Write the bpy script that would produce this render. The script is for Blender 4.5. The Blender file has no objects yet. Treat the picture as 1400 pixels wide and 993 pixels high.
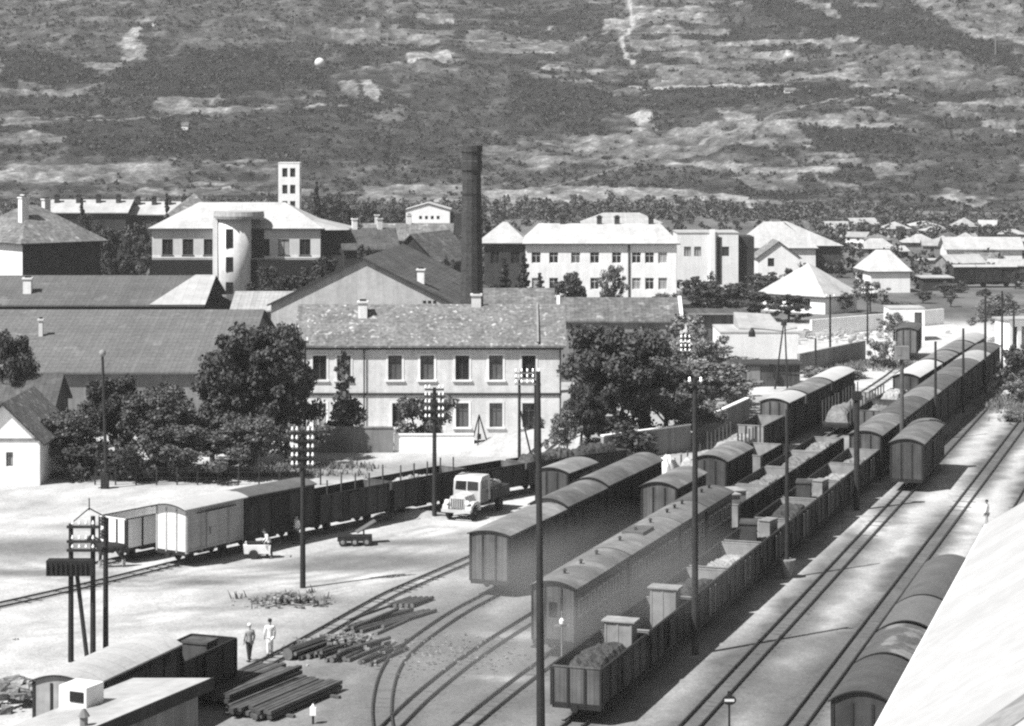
import bpy, math, random
import numpy as np
from mathutils import Vector, Matrix
random.seed(7); rng = np.random.default_rng(11)
S = bpy.context.scene
COL = S.collection
H, F, CX, HY = 25.0, 3000.0, 700.0, 180.0      # eye height (m), focal length, centre column and horizon row of the 1400 px photograph
def gp(px, py, z=0.0):                          # point of a horizontal plane seen at a pixel of the photograph
    Y = (H - z) * F / (py - HY)
    return ((px - CX) / F * Y, Y, z)
def zat(py, Y): return H - (py - HY) * Y / F
def xat(px, Y): return (px - CX) / F * Y

# ---------------------------------------------------------------- scene set-up
S.render.engine = 'CYCLES'
S.cycles.use_denoising = False
S.cycles.filter_width = 2.3
S.cycles.max_bounces = 6; S.cycles.diffuse_bounces = 3; S.cycles.glossy_bounces = 2
S.cycles.transparent_max_bounces = 6; S.cycles.volume_bounces = 1
S.view_settings.view_transform = 'Standard'; S.view_settings.look = 'None'
S.view_settings.gamma = 1.0; S.view_settings.use_curve_mapping = False
S.view_settings.exposure = 0.84
cam_d = bpy.data.cameras.new('camera'); cam = bpy.data.objects.new('camera', cam_d); COL.objects.link(cam)
cam.location = (0, 0, H); cam.rotation_euler = (math.radians(90), 0, 0)
cam_d.sensor_width = 36; cam_d.lens = 36 * F / 1400; cam_d.shift_y = -(496.5 - HY) / 1400
cam_d.clip_start = 1; cam_d.clip_end = 6000
S.camera = cam
SUN_EL, SUN_AZ = 53.0, 55.0                     # light travels towards +x and +y; azimuth measured from +y to +x
w = bpy.data.worlds.new('World'); S.world = w; w.use_nodes = True
nt = w.node_tree; bg = nt.nodes['Background']
sky = nt.nodes.new('ShaderNodeTexSky'); sky.sky_type = 'NISHITA'; sky.sun_disc = False
sky.sun_elevation = math.radians(SUN_EL); sky.sun_rotation = math.radians(SUN_AZ + 180)
bw = nt.nodes.new('ShaderNodeRGBToBW')          # the film is black and white
nt.links.new(sky.outputs[0], bw.inputs[0]); nt.links.new(bw.outputs[0], bg.inputs['Color'])
bg.inputs['Strength'].default_value = 0.052
sd = bpy.data.lights.new('sun', 'SUN'); sd.energy = 4.6; sd.angle = math.radians(0.5); sd.color = (1, 0.995, 0.985)
sun = bpy.data.objects.new('sun', sd); COL.objects.link(sun)
e, a = math.radians(SUN_EL), math.radians(SUN_AZ)
dirv = Vector((math.cos(e) * math.sin(a), math.cos(e) * math.cos(a), -math.sin(e)))
sun.rotation_euler = dirv.to_track_quat('-Z', 'Y').to_euler(); sun.location = (-60, -20, 120)

# ---------------------------------------------------------------- materials (all greys: the photograph is monochrome)
MATS = {}
def mat(name, v, rough=0.85, var=0.3, scale=1.2, plank=None, band=None, tile=False, metal=0.0, objvar=0.12, spec=0.3, island=0.0, attr=None, fine=None, stain=0.0, bump=0.0, patch=None):
    if name in MATS: return MATS[name]
    m = bpy.data.materials.new(name); m.use_nodes = True; N = m.node_tree.nodes; L = m.node_tree.links
    b = N['Principled BSDF']; b.inputs['Roughness'].default_value = rough; b.inputs['Metallic'].default_value = metal
    b.inputs['Specular IOR Level'].default_value = spec
    def new(t, **k):
        n = N.new(t)
        for kk, vv in k.items(): setattr(n, kk, vv)
        return n
    def math_(op, a_, b_=None, c_=None):
        n = new('ShaderNodeMath', operation=op)
        for i, q in enumerate((a_, b_, c_)):
            if q is None: continue
            if isinstance(q, (int, float)): n.inputs[i].default_value = q
            else: L.new(q, n.inputs[i])
        return n.outputs[0]
    tc = new('ShaderNodeTexCoord').outputs['Object']; oi = new('ShaderNodeObjectInfo')
    def noise(sc, det=5, ro=0.6, vec=tc):
        n = new('ShaderNodeTexNoise', noise_dimensions='4D'); n.inputs['Scale'].default_value = sc
        n.inputs['Detail'].default_value = det; n.inputs['Roughness'].default_value = ro
        L.new(vec, n.inputs['Vector']); L.new(math_('MULTIPLY', oi.outputs['Random'], 37.0), n.inputs['W'])
        return n.outputs['Fac']
    def remap(f, lo, hi, a0=0.3, a1=0.7):
        n = new('ShaderNodeMapRange'); L.new(f, n.inputs[0])
        for i, q in zip((1, 2, 3, 4), (a0, a1, lo, hi)): n.inputs[i].default_value = q
        return n.outputs[0]
    if attr:
        at = new('ShaderNodeAttribute', attribute_name=attr); val = at.outputs['Fac']
        if v != 1: val = math_('MULTIPLY', val, float(v))
    else:
        val = math_('ADD', v, 0.0)
    val = math_('MULTIPLY', val, remap(noise(scale), 1 - var, 1 + var))
    if fine: val = math_('MULTIPLY', val, remap(noise(fine[0], 3), 1 - fine[1], 1 + fine[1]))
    if patch: val = math_('MULTIPLY', val, remap(noise(patch[0], 2, 0.5), 1.0, patch[1], patch[2], patch[2] + 0.06))
    if stain:                                   # streaks running down
        sp = new('ShaderNodeSeparateXYZ'); L.new(tc, sp.inputs[0])
        cb = new('ShaderNodeCombineXYZ'); L.new(math_('MULTIPLY', sp.outputs[0], 2.2), cb.inputs[0]); L.new(math_('MULTIPLY', sp.outputs[1], 2.2), cb.inputs[1]); L.new(math_('MULTIPLY', sp.outputs[2], 0.18), cb.inputs[2])
        val = math_('MULTIPLY', val, remap(noise(1.0, 4, 0.6, cb.outputs[0]), 1 - stain, 1.0, 0.35, 0.6))
    if plank or band or tile:
        sp = new('ShaderNodeSeparateXYZ'); L.new(tc, sp.inputs[0])
        def stripes(axis, width, gap, dark, pv):
            q = math_('DIVIDE', sp.outputs[axis], width)
            fr = math_('FRACT', q); line = math_('LESS_THAN', fr, gap)
            k = math_('SUBTRACT', 1.0, math_('MULTIPLY', line, dark))
            wn = new('ShaderNodeTexWhiteNoise', noise_dimensions='1D'); L.new(math_('FLOOR', q), wn.inputs['W'])
            return math_('MULTIPLY', k, remap(wn.outputs['Value'], 1 - pv, 1 + pv, 0, 1))
        if plank: val = math_('MULTIPLY', val, stripes(plank[0], plank[1], 0.1, 0.45, plank[2]))
        if band: val = math_('MULTIPLY', val, stripes(band[0], band[1], band[2], band[3], 0.05))
        if tile:
            val = math_('MULTIPLY', val, stripes(0, 0.42, 0.22, 0.16, 0.07)); val = math_('MULTIPLY', val, stripes(2, 0.22, 0.2, 0.14, 0.06))
    if objvar: val = math_('MULTIPLY', val, remap(oi.outputs['Random'], 1 - objvar, 1 + objvar, 0, 1))
    if island:
        g = new('ShaderNodeNewGeometry'); val = math_('MULTIPLY', val, remap(g.outputs['Random Per Island'], 1 - island, 1 + island, 0, 1))
    cc = new('ShaderNodeCombineColor')
    for i in range(3): L.new(val, cc.inputs[i])
    L.new(cc.outputs[0], b.inputs['Base Color'])
    if bump:
        bp = new('ShaderNodeBump'); bp.inputs['Strength'].default_value = 0.6; bp.inputs['Distance'].default_value = bump
        L.new(noise(scale * 3), bp.inputs['Height']); L.new(bp.outputs[0], b.inputs['Normal'])
    MATS[name] = m; return m
def leafmat(name, v, var=0.45):
    m = mat(name, v, rough=0.7, var=0.25, scale=0.8, island=var, objvar=0.18, spec=0.35)
    return m
M = {}
M['rail'] = mat('rail_steel', 0.06, 0.45, 0.3, 3, metal=0.3)
M['sleeper'] = mat('sleeper_wood', 0.11, 0.9, 0.4, 2)
M['ballast'] = mat('ballast', 0.15, 0.95, 0.45, 2.5, fine=(14, 0.45))
M['iron'] = mat('dark_iron', 0.02, 0.6, 0.3, 3)
M['wheel'] = mat('wheel_iron', 0.035, 0.5, 0.3, 5, metal=0.4)
M['box_dark'] = mat('wagon_planks_dark', 0.036, 0.8, 0.4, 1.0, objvar=.4, plank=(0, 0.19, 0.22), stain=0.35)
M['box_grey'] = mat('wagon_planks_grey', 0.065, 0.8, 0.3, 1.0, plank=(0, 0.19, 0.22), stain=0.35)
M['end_grey'] = mat('wagon_end_planks', 0.12, 0.8, 0.35, 1.0, objvar=.3, plank=(1, 0.19, 0.18), stain=0.3)
M['end_dark'] = mat('wagon_end_planks_dark', 0.07, 0.8, 0.3, 1.0, plank=(1, 0.19, 0.18), stain=0.3)
M['white_side'] = mat('pale_wagon_side', 0.40, 0.7, 0.12, 0.9, band=(2, 0.19, 0.08, 0.3), stain=0.2)  # greyer copy of the white wagon paint; side shade put into the colour
M['gable'] = mat('gable_render', 0.42, 0.9, 0.12, 0.5, stain=0.2, fine=(2.5, .12))
M['school'] = mat('school_render', 0.62, 0.9, 0.1, 0.5, stain=0.12)
M['white_wagon'] = mat('white_painted_wagon', 0.80, 0.6, 0.10, 0.9, band=(2, 0.19, 0.08, 0.25), stain=0.16)
M['roof_grey'] = mat('wagon_roof_felt', 0.14, 0.9, 0.35, 0.7, objvar=.3, band=(0, 0.95, 0.035, 0.4), fine=(6, 0.15), patch=(0.6, 1.35, 0.56))
M['roof_dark'] = mat('wagon_roof_felt_dark', 0.085, 0.9, 0.25, 0.7, band=(0, 0.95, 0.035, 0.4), fine=(6, 0.15), patch=(0.6, 1.35, 0.56))
M['roof_ribbed'] = mat('ribbed_wagon_roof', 0.075, 0.9, 0.2, 0.8, band=(0, 0.26, 0.2, 0.35), fine=(6, 0.15))
M['roof_ribbed2'] = mat('worn_ribbed_wagon_roof', 0.10, 0.9, 0.25, 0.8, band=(0, 0.26, 0.2, 0.3), fine=(6, 0.15), patch=(0.8, 1.9, 0.55))
M['roof_plain'] = mat('plain_wagon_roof', 0.13, 0.9, 0.15, 0.8, fine=(8, 0.15)); M['roof_plain2'] = mat('plain_dark_wagon_roof', 0.09, 0.9, 0.2, 0.8, fine=(8, 0.15))
M['roof_pale'] = mat('wagon_roof_pale', 0.36, 0.8, 0.15, 0.7, band=(0, 0.95, 0.035, 0.3), fine=(6, 0.12))
M['roof_white'] = mat('wagon_roof_white', 0.46, 0.7, 0.08, 0.7, fine=(6, 0.08))
M['coach'] = mat('coach_paint', 0.075, 0.5, 0.25, 1.0, plank=(0, 0.3, 0.12), stain=0.3, spec=0.4)
M['coach_end'] = mat('coach_end_paint', 0.11, 0.55, 0.25, 1.0, plank=(1, 0.3, 0.12), stain=0.25)
M['pale_wood'] = mat('pale_timber', 0.27, 0.85, 0.25, 1.5, stain=0.2)
M['frame_pale'] = mat('pale_window_frame', 0.5, 0.7, 0.2, 3)
M['glass'] = mat('window_glass', 0.02, 0.12, 0.3, 2, spec=0.6)
M['dark_open'] = mat('dark_interior', 0.015, 0.9, 0.3, 2)
M['coal'] = mat('coal', 0.05, 0.7, 0.5, 3, fine=(12, 0.5), bump=0.15)
M['pale_load'] = mat('pale_mineral_load', 0.29, 0.95, 0.3, 1.2, fine=(7, 0.3), bump=0.12)
M['mid_load'] = mat('grey_mineral_load', 0.17, 0.95, 0.35, 1.2, fine=(7, 0.35), bump=0.12)
M['plaster'] = mat('aged_plaster', 0.72, 0.9, 0.12, 0.5, stain=0.16, fine=(3, 0.1))
M['white'] = mat('whitewash', 0.80, 0.85, 0.08, 0.5, stain=0.10, fine=(3, 0.05))
M['white_roof'] = mat('white_sheet_roof', 0.40, 0.7, 0.16, 0.35, fine=(1.8, 0.10), stain=0.12, band=(0, 0.9, 0.05, 0.12))
M['sand'] = mat('white_sand', 0.34, 0.95, 0.15, 0.8, fine=(5, 0.15))
M['station_roof'] = mat('station_sheet_roof', 0.395, 0.7, 0.06, 0.25, fine=(1.2, 0.05), band=(1, 2.1, 0.012, 0.18), stain=0.08)
M['pale_roof'] = mat('pale_tile_roof', 0.34, 0.85, 0.14, 0.6, tile=True, fine=(3, 0.14))
M['tile'] = mat('old_clay_tiles', 0.13, 0.9, 0.3, 0.55, tile=True, fine=(2.2, 0.35), patch=(0.9, 1.7, 0.60))
M['tile_mottled'] = mat('mottled_clay_tiles', 0.145, 0.9, 0.3, 0.6, fine=(3.5, 0.45), patch=(2.6, 2.3, 0.60), band=(2, 0.24, 0.15, 0.15))
M['tile_smooth'] = mat('long_tile_roof', 0.115, 0.9, 0.16, 0.35, tile=True, fine=(3, 0.2), patch=(0.5, 1.35, 0.62))
M['tile_dark'] = mat('dark_tiles', 0.075, 0.9, 0.3, 0.6, tile=True, fine=(2, 0.3))
M['stone_grey'] = mat('grey_render', 0.22, 0.9, 0.25, 0.5, stain=0.3)
M['wall_dark'] = mat('dark_render', 0.045, 0.9, 0.3, 0.6, stain=0.3)  # real dark walls, and shade painted into a few others
M['brick'] = mat('sooty_brick', 0.045, 0.9, 0.35, 1.2, band=(2, 0.6, 0.08, 0.3), fine=(5, 0.35))
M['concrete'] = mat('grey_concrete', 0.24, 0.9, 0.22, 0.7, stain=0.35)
M['dark_wood'] = mat('weathered_boards', 0.085, 0.9, 0.3, 1.0, plank=(0, 0.3, 0.25), stain=0.4)
M['pole'] = mat('creosoted_pole', 0.030, 0.8, 0.3, 2, stain=0.3)
M['pole_pale'] = mat('weathered_pole', 0.10, 0.8, 0.3, 2, stain=0.3)
M['insul'] = mat('white_porcelain', 0.85, 0.2, 0.05, 2, spec=0.6)
M['log'] = mat('bark', 0.055, 0.95, 0.5, 2.5, objvar=0.5)
M['logend'] = mat('sawn_end', 0.13, 0.9, 0.3, 4)
M['board'] = mat('dark_timber', 0.07, 0.9, 0.35, 1.5, objvar=0.4)
M['trunk'] = mat('trunk_bark', 0.05, 0.95, 0.4, 2)
M['leaf'] = leafmat('leaves', 0.085)
M['leaf_dark'] = leafmat('leaves_dark', 0.056)
M['leaf_pale'] = leafmat('leaves_pale', 0.16)
M['truck_white'] = mat('truck_paint_pale', 0.52, 0.55, 0.15, 1.5, spec=0.4, stain=.2)
M['curtain'] = mat('window_curtain', .32, .9, .2, 2); M['glass_pale'] = mat('window_sky_glass', .11, .15, .3, 1.5, spec=.6)
M['tyre'] = mat('tyre_rubber', 0.03, 0.9, 0.2, 5)
M['skin'] = mat('skin', 0.32, 0.6, 0.05, 5); M['hair'] = mat('hair', 0.02, 0.6, 0.2, 8)
M['cloth_white'] = mat('white_cloth', 0.80, 0.9, 0.06, 4); M['cloth_dark'] = mat('dark_cloth', 0.04, 0.9, 0.2, 4); M['cloth_grey'] = mat('grey_cloth', 0.35, 0.9, 0.12, 4)
M['horse'] = mat('dark_horse_coat', 0.03, 0.6, 0.3, 3)
M['rubble'] = mat('rubble', 0.22, 0.95, 0.4, 2, fine=(8, 0.4), island=0.4)

# ---------------------------------------------------------------- mesh builder and object helpers
class MB:
    def __init__(s): s.v = []; s.f = []; s.m = []
    def face(s, pts, m=0):
        n = len(s.v); s.v += [tuple(p) for p in pts]; s.f.append(tuple(range(n, n + len(pts)))); s.m.append(m); return s
    def hexa(s, p, m=0):                        # 8 corners: bottom ring then top ring
        n = len(s.v); s.v += [tuple(q) for q in p]
        for f in ((0, 3, 2, 1), (4, 5, 6, 7), (0, 1, 5, 4), (1, 2, 6, 5), (2, 3, 7, 6), (3, 0, 4, 7)): s.f.append(tuple(n + i for i in f)); s.m.append(m)
        return s
    def box(s, x0, x1, y0, y1, z0, z1, m=0):
        return s.hexa([(x0, y0, z0), (x1, y0, z0), (x1, y1, z0), (x0, y1, z0), (x0, y0, z1), (x1, y0, z1), (x1, y1, z1), (x0, y1, z1)], m)
    def beam(s, a_, b_, wd, ht, m=0):           # box along a segment
        a_, b_ = Vector(a_), Vector(b_); d = (b_ - a_).normalized()
        u = d.cross(Vector((0, 0, 1)))
        u = Vector((1, 0, 0)) if u.length < 1e-4 else u.normalized()
        v = u.cross(d)
        def ring(p): return [p + u * (sx * wd / 2) + v * (sy * ht / 2) for sx, sy in ((-1, -1), (1, -1), (1, 1), (-1, 1))]
        return s.hexa(ring(a_) + ring(b_), m)
    def tube(s, a_, b_, r0, r1=None, n=8, m=0, cap=None):
        r1 = r0 if r1 is None else r1; cap = m if cap is None else cap
        a_, b_ = Vector(a_), Vector(b_); d = (b_ - a_).normalized()
        u = d.cross(Vector((0, 0, 1)))
        u = Vector((1, 0, 0)) if u.length < 1e-4 else u.normalized()
        v = u.cross(d); k = len(s.v)
        for p, r in ((a_, r0), (b_, r1)):
            for i in range(n):
                t = 2 * math.pi * i / n; s.v.append(tuple(p + u * (math.cos(t) * r) + v * (math.sin(t) * r)))
        for i in range(n): s.f.append((k + i, k + (i + 1) % n, k + n + (i + 1) % n, k + n + i)); s.m.append(m)
        s.f.append(tuple(k + i for i in reversed(range(n)))); s.m.append(cap); s.f.append(tuple(k + n + i for i in range(n))); s.m.append(cap)
        return s
    def lathe(s, prof, n=12, m=0, c=(0, 0, 0)): # prof: (r, z)
        k = len(s.v)
        for r, z in prof:
            for i in range(n):
                t = 2 * math.pi * i / n; s.v.append((c[0] + r * math.cos(t), c[1] + r * math.sin(t), c[2] + z))
        for j in range(len(prof) - 1):
            for i in range(n): s.f.append((k + j * n + i, k + j * n + (i + 1) % n, k + (j + 1) * n + (i + 1) % n, k + (j + 1) * n + i)); s.m.append(m)
        s.f.append(tuple(k + i for i in reversed(range(n)))); s.m.append(m)
        s.f.append(tuple(k + (len(prof) - 1) * n + i for i in range(n))); s.m.append(m)
        return s
    def extr(s, poly, x0, x1, m=0, axis=0, ends=None):   # polygon (a, b) swept along an axis
        def pt(q, x): return (x, q[0], q[1]) if axis == 0 else ((q[0], x, q[1]) if axis == 1 else (q[0], q[1], x))
        n = len(poly); k = len(s.v); s.v += [pt(q, x0) for q in poly] + [pt(q, x1) for q in poly]
        for i in range(n): s.f.append((k + i, k + (i + 1) % n, k + n + (i + 1) % n, k + n + i)); s.m.append(m)
        em = m if ends is None else ends
        s.f.append(tuple(k + i for i in reversed(range(n)))); s.m.append(em); s.f.append(tuple(k + n + i for i in range(n))); s.m.append(em)
        return s
    def mesh(s, name, mats, smooth=False):
        me = bpy.data.meshes.new(name); me.from_pydata(s.v, [], s.f)
        mats = mats if isinstance(mats, (list, tuple)) else [mats]
        for q in mats: me.materials.append(q)
        me.polygons.foreach_set('material_index', s.m)
        if smooth: me.polygons.foreach_set('use_smooth', [True] * len(s.f))
        me.update(); return me
def link(name, me, parent=None, loc=None, rz=None):
    o = bpy.data.objects.new(name, me); COL.objects.link(o)
    if parent is not None: o.parent = parent
    if loc is not None: o.location = loc
    if rz is not None: o.rotation_euler = (0, 0, rz)
    return o
def tag(o, label, cat, group=None, kind=None):
    if label: o['label'] = label
    if cat: o['category'] = cat
    if group: o['group'] = group
    if kind: o['kind'] = kind
    return o
def thing(name, label, cat, loc=(0, 0, 0), rz=0.0, group=None):
    return tag(link(name, None, None, loc, rz), label, cat, group)
def part(name, mb, mats, parent, smooth=False, loc=None): return link(name, mb.mesh(name, mats, smooth), parent, loc)
def struct(name, me):
    o = link(name, me); o['kind'] = 'structure'; return o
CACHE = {}
def cpart(key, name, fn, mats, parent, loc=None, smooth=False):
    k = (key, tuple(x.name for x in mats) if isinstance(mats, (list, tuple)) else mats.name)
    if k not in CACHE: CACHE[k] = fn().mesh(name, mats, smooth)
    return link(name, CACHE[k], parent, loc)
def nmesh(name, V, Fq, mats, n=4):              # numpy arrays -> mesh (all faces with n corners)
    me = bpy.data.meshes.new(name); V = np.asarray(V, np.float32); Fq = np.asarray(Fq, np.int32)
    me.vertices.add(len(V)); me.vertices.foreach_set('co', V.ravel()); me.loops.add(Fq.size); me.loops.foreach_set('vertex_index', Fq.ravel())
    me.polygons.add(len(Fq)); me.polygons.foreach_set('loop_start', np.arange(0, Fq.size, n, dtype=np.int32))
    for q in (mats if isinstance(mats, (list, tuple)) else [mats]): me.materials.append(q)
    me.update(calc_edges=True); return me
ORD = ['first', 'second', 'third', 'fourth', 'fifth', 'sixth', 'seventh', 'eighth', 'ninth', 'tenth', 'eleventh', 'twelfth', 'thirteenth', 'fourteenth', 'fifteenth', 'sixteenth', 'seventeenth', 'eighteenth']

# value noise on numpy arrays
def _h(ix, iy, seed):
    n = (ix.astype(np.int64) * 374761393 + iy.astype(np.int64) * 668265263 + seed * 1442695041) & 0x7fffffff
    n = ((n ^ (n >> 13)) * 1274126177) & 0x7fffffff
    return ((n ^ (n >> 16)) & 0xffff) / 65535.0
def vnoise(x, y, seed=0):
    ix, iy = np.floor(x), np.floor(y); fx, fy = x - ix, y - iy
    fx = fx * fx * (3 - 2 * fx); fy = fy * fy * (3 - 2 * fy)
    a0, b0, c0, d0 = _h(ix, iy, seed), _h(ix + 1, iy, seed), _h(ix, iy + 1, seed), _h(ix + 1, iy + 1, seed)
    return (a0 * (1 - fx) + b0 * fx) * (1 - fy) + (c0 * (1 - fx) + d0 * fx) * fy
def fbm(x, y, o=4, seed=0):
    s_, am, t = 0, 1.0, 0
    for i in range(o): s_ = s_ + am * vnoise(x * 2 ** i, y * 2 ** i, seed + i); t += am; am *= 0.55
    return s_ / t
def inpoly(x, y, poly):
    r = np.zeros(x.shape, bool); n = len(poly)
    for i in range(n):
        x0, y0 = poly[i]; x1, y1 = poly[(i + 1) % n]
        if y0 == y1: continue
        c = (y0 > y) != (y1 > y); r ^= c & (x < (x1 - x0) * (y - y0) / (y1 - y0) + x0)
    return r
def segdist(x, y, pts):
    d = np.full(x.shape, 1e9)
    for (x0, y0), (x1, y1) in zip(pts[:-1], pts[1:]):
        dx, dy = x1 - x0, y1 - y0; t = np.clip(((x - x0) * dx + (y - y0) * dy) / (dx * dx + dy * dy + 1e-9), 0, 1)
        d = np.minimum(d, np.hypot(x - x0 - t * dx, y - y0 - t * dy))
    return d
# ---------------------------------------------------------------- railway tracks (0.76 m gauge)
RT = 0.15                                       # height of the rail heads
class Track:
    def __init__(s, pts):                       # (Y, X) control points
        p = [np.array((x, y), float) for y, x in pts]
        for _ in range(3):
            q = [p[0]]
            for a_, b_ in zip(p[:-1], p[1:]): q += [a_ * 0.75 + b_ * 0.25, a_ * 0.25 + b_ * 0.75]
            p = q + [p[-1]]
        p = np.array(p); d = np.r_[0, np.cumsum(np.hypot(*np.diff(p, axis=0).T))]
        s.L = d[-1]; n = max(int(s.L / 0.7), 2); s.s = np.linspace(0, s.L, n); s.x = np.interp(s.s, d, p[:, 0]); s.y = np.interp(s.s, d, p[:, 1])
    def at(s, t): return float(np.interp(t, s.s, s.x)), float(np.interp(t, s.s, s.y))
    def s_of(s, Y): return float(np.interp(Y, s.y, s.s))
    def place(s, s0, s1):                       # centre and heading of a wagon between two stations
        (x0, y0), (x1, y1) = s.at(s0), s.at(s1)
        return ((x0 + x1) / 2, (y0 + y1) / 2, 0), math.atan2(y1 - y0, x1 - x0)
    def offset(s, d):
        tx, ty = np.gradient(s.x), np.gradient(s.y); l = np.hypot(tx, ty)
        return s.x + ty / l * d, s.y - tx / l * d
TR = {
 'yard': Track([(104, -36), (112, -29.6), (119.4, -24.0), (126.3, -19.6), (130, -17.2), (134, -14.2), (139, -10.3), (145.5, -5.2), (150, -1.2), (154, 2.8), (157, 6.5)]),
 'back': Track([(126.4, -23.85), (128, -22.8), (131, -20.6), (134, -18.4)]),
 'side': Track([(74, -21.6), (86, -17.7), (92, -15.6), (97, -13.8), (105.2, -10.7), (116.8, -7.1), (119.4, -6.1), (128.9, -2.0), (139.5, 2.5), (150, 7.2)]),
 'van': Track([(80, -3.9), (86, -4.7), (92.5, -5.5), (96.9, -5.75), (101.8, -5.7), (105.6, -5.2), (113.6, -2.95), (117.9, -1.2), (143.7, 8.75), (175.5, 21.0), (200, 30.3), (222, 38), (240, 43.4), (256, 47)]),
 'empty': Track([(80, -7.3), (88, -5.9), (92.25, -5.0), (96.9, -4.0), (104.7, -1.8), (112.6, 1.05), (133.5, 8.95), (185, 28.3), (212, 38.4), (234, 46.6)]),
 'coach': Track([(78, -6.3), (92.3, -1.9), (97, -0.45), (104, 1.9), (162, 23.2), (200, 37.1), (240, 51.8)]),
 'open': Track([(78, -2.35), (92.45, 2.72), (236, 53.1)]),
 'free': Track([(74, 1.5), (103.3, 11.2), (165, 31.6), (214, 47.8), (300, 75)]),
 'main': Track([(70, 4.55), (92.25, 11.95), (182.9, 42.1), (300, 81)]),
 'platform': Track([(66, 7.7), (83.06, 13.27), (230, 61.3)]),
}
LABT = {'yard': 'curved siding across the white yard', 'back': 'short siding behind the white wagon', 'side': 'side track past the log pile', 'van': 'track with the grey vans', 'empty': 'track left of the coaches',
        'coach': 'track with the passenger coaches', 'open': 'track with the long train of open wagons', 'free': 'running track beside the open wagons', 'main': 'empty running track towards the platform', 'platform': 'platform track under the station roof'}
for i, (k, t) in enumerate(TR.items()):
    xl, yl = t.offset(-1.05); xr, yr = t.offset(1.05); n = len(t.s)
    wob = np.array([random.uniform(-0.12, 0.12) for _ in range(n)])
    V = np.zeros((n * 2, 3)); V[0::2, 0] = xl + wob; V[0::2, 1] = yl; V[1::2, 0] = xr + wob[::-1]; V[1::2, 1] = yr; V[:, 2] = 0.008 + 0.004 * i
    Fq = np.array([(2 * j, 2 * j + 1, 2 * j + 3, 2 * j + 2) for j in range(n - 1)])
    r = MB()
    for sg in (-1, 1):
        k0 = len(r.v); sec = ((-0.05, 0.055), (0.05, 0.055), (0.03, RT), (-0.03, RT))
        for dx, z in sec:
            xs, ys = t.offset(sg * 0.41 + dx); r.v += [(float(a_), float(b_), z) for a_, b_ in zip(xs, ys)]
        for j in range(n - 1):
            for q in range(4):
                a_, b_ = k0 + q * n + j, k0 + ((q + 1) % 4) * n + j
                r.f.append((a_, a_ + 1, b_ + 1, b_)); r.m.append(0)
    st = struct('railway_track', r.mesh('rails', M['rail'])); st['label'] = 'narrow gauge ' + LABT[k]
    sl = MB()
    for j in np.arange(0.3, t.L - 0.3, 0.72):
        (x, y) = t.at(j); (x2, y2) = t.at(j + 0.05); d = Vector((x2 - x, y2 - y, 0)).normalized(); u = Vector((d.y, -d.x, 0)); ln = 0.72 + random.uniform(-0.06, 0.06)
        c = Vector((x, y, -.018 + random.uniform(-.02, .012))); sl.beam(c - u * ln, c + u * ln, 0.2, 0.05)
    link('sleeper', sl.mesh('sleepers', M['sleeper']), st)

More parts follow.
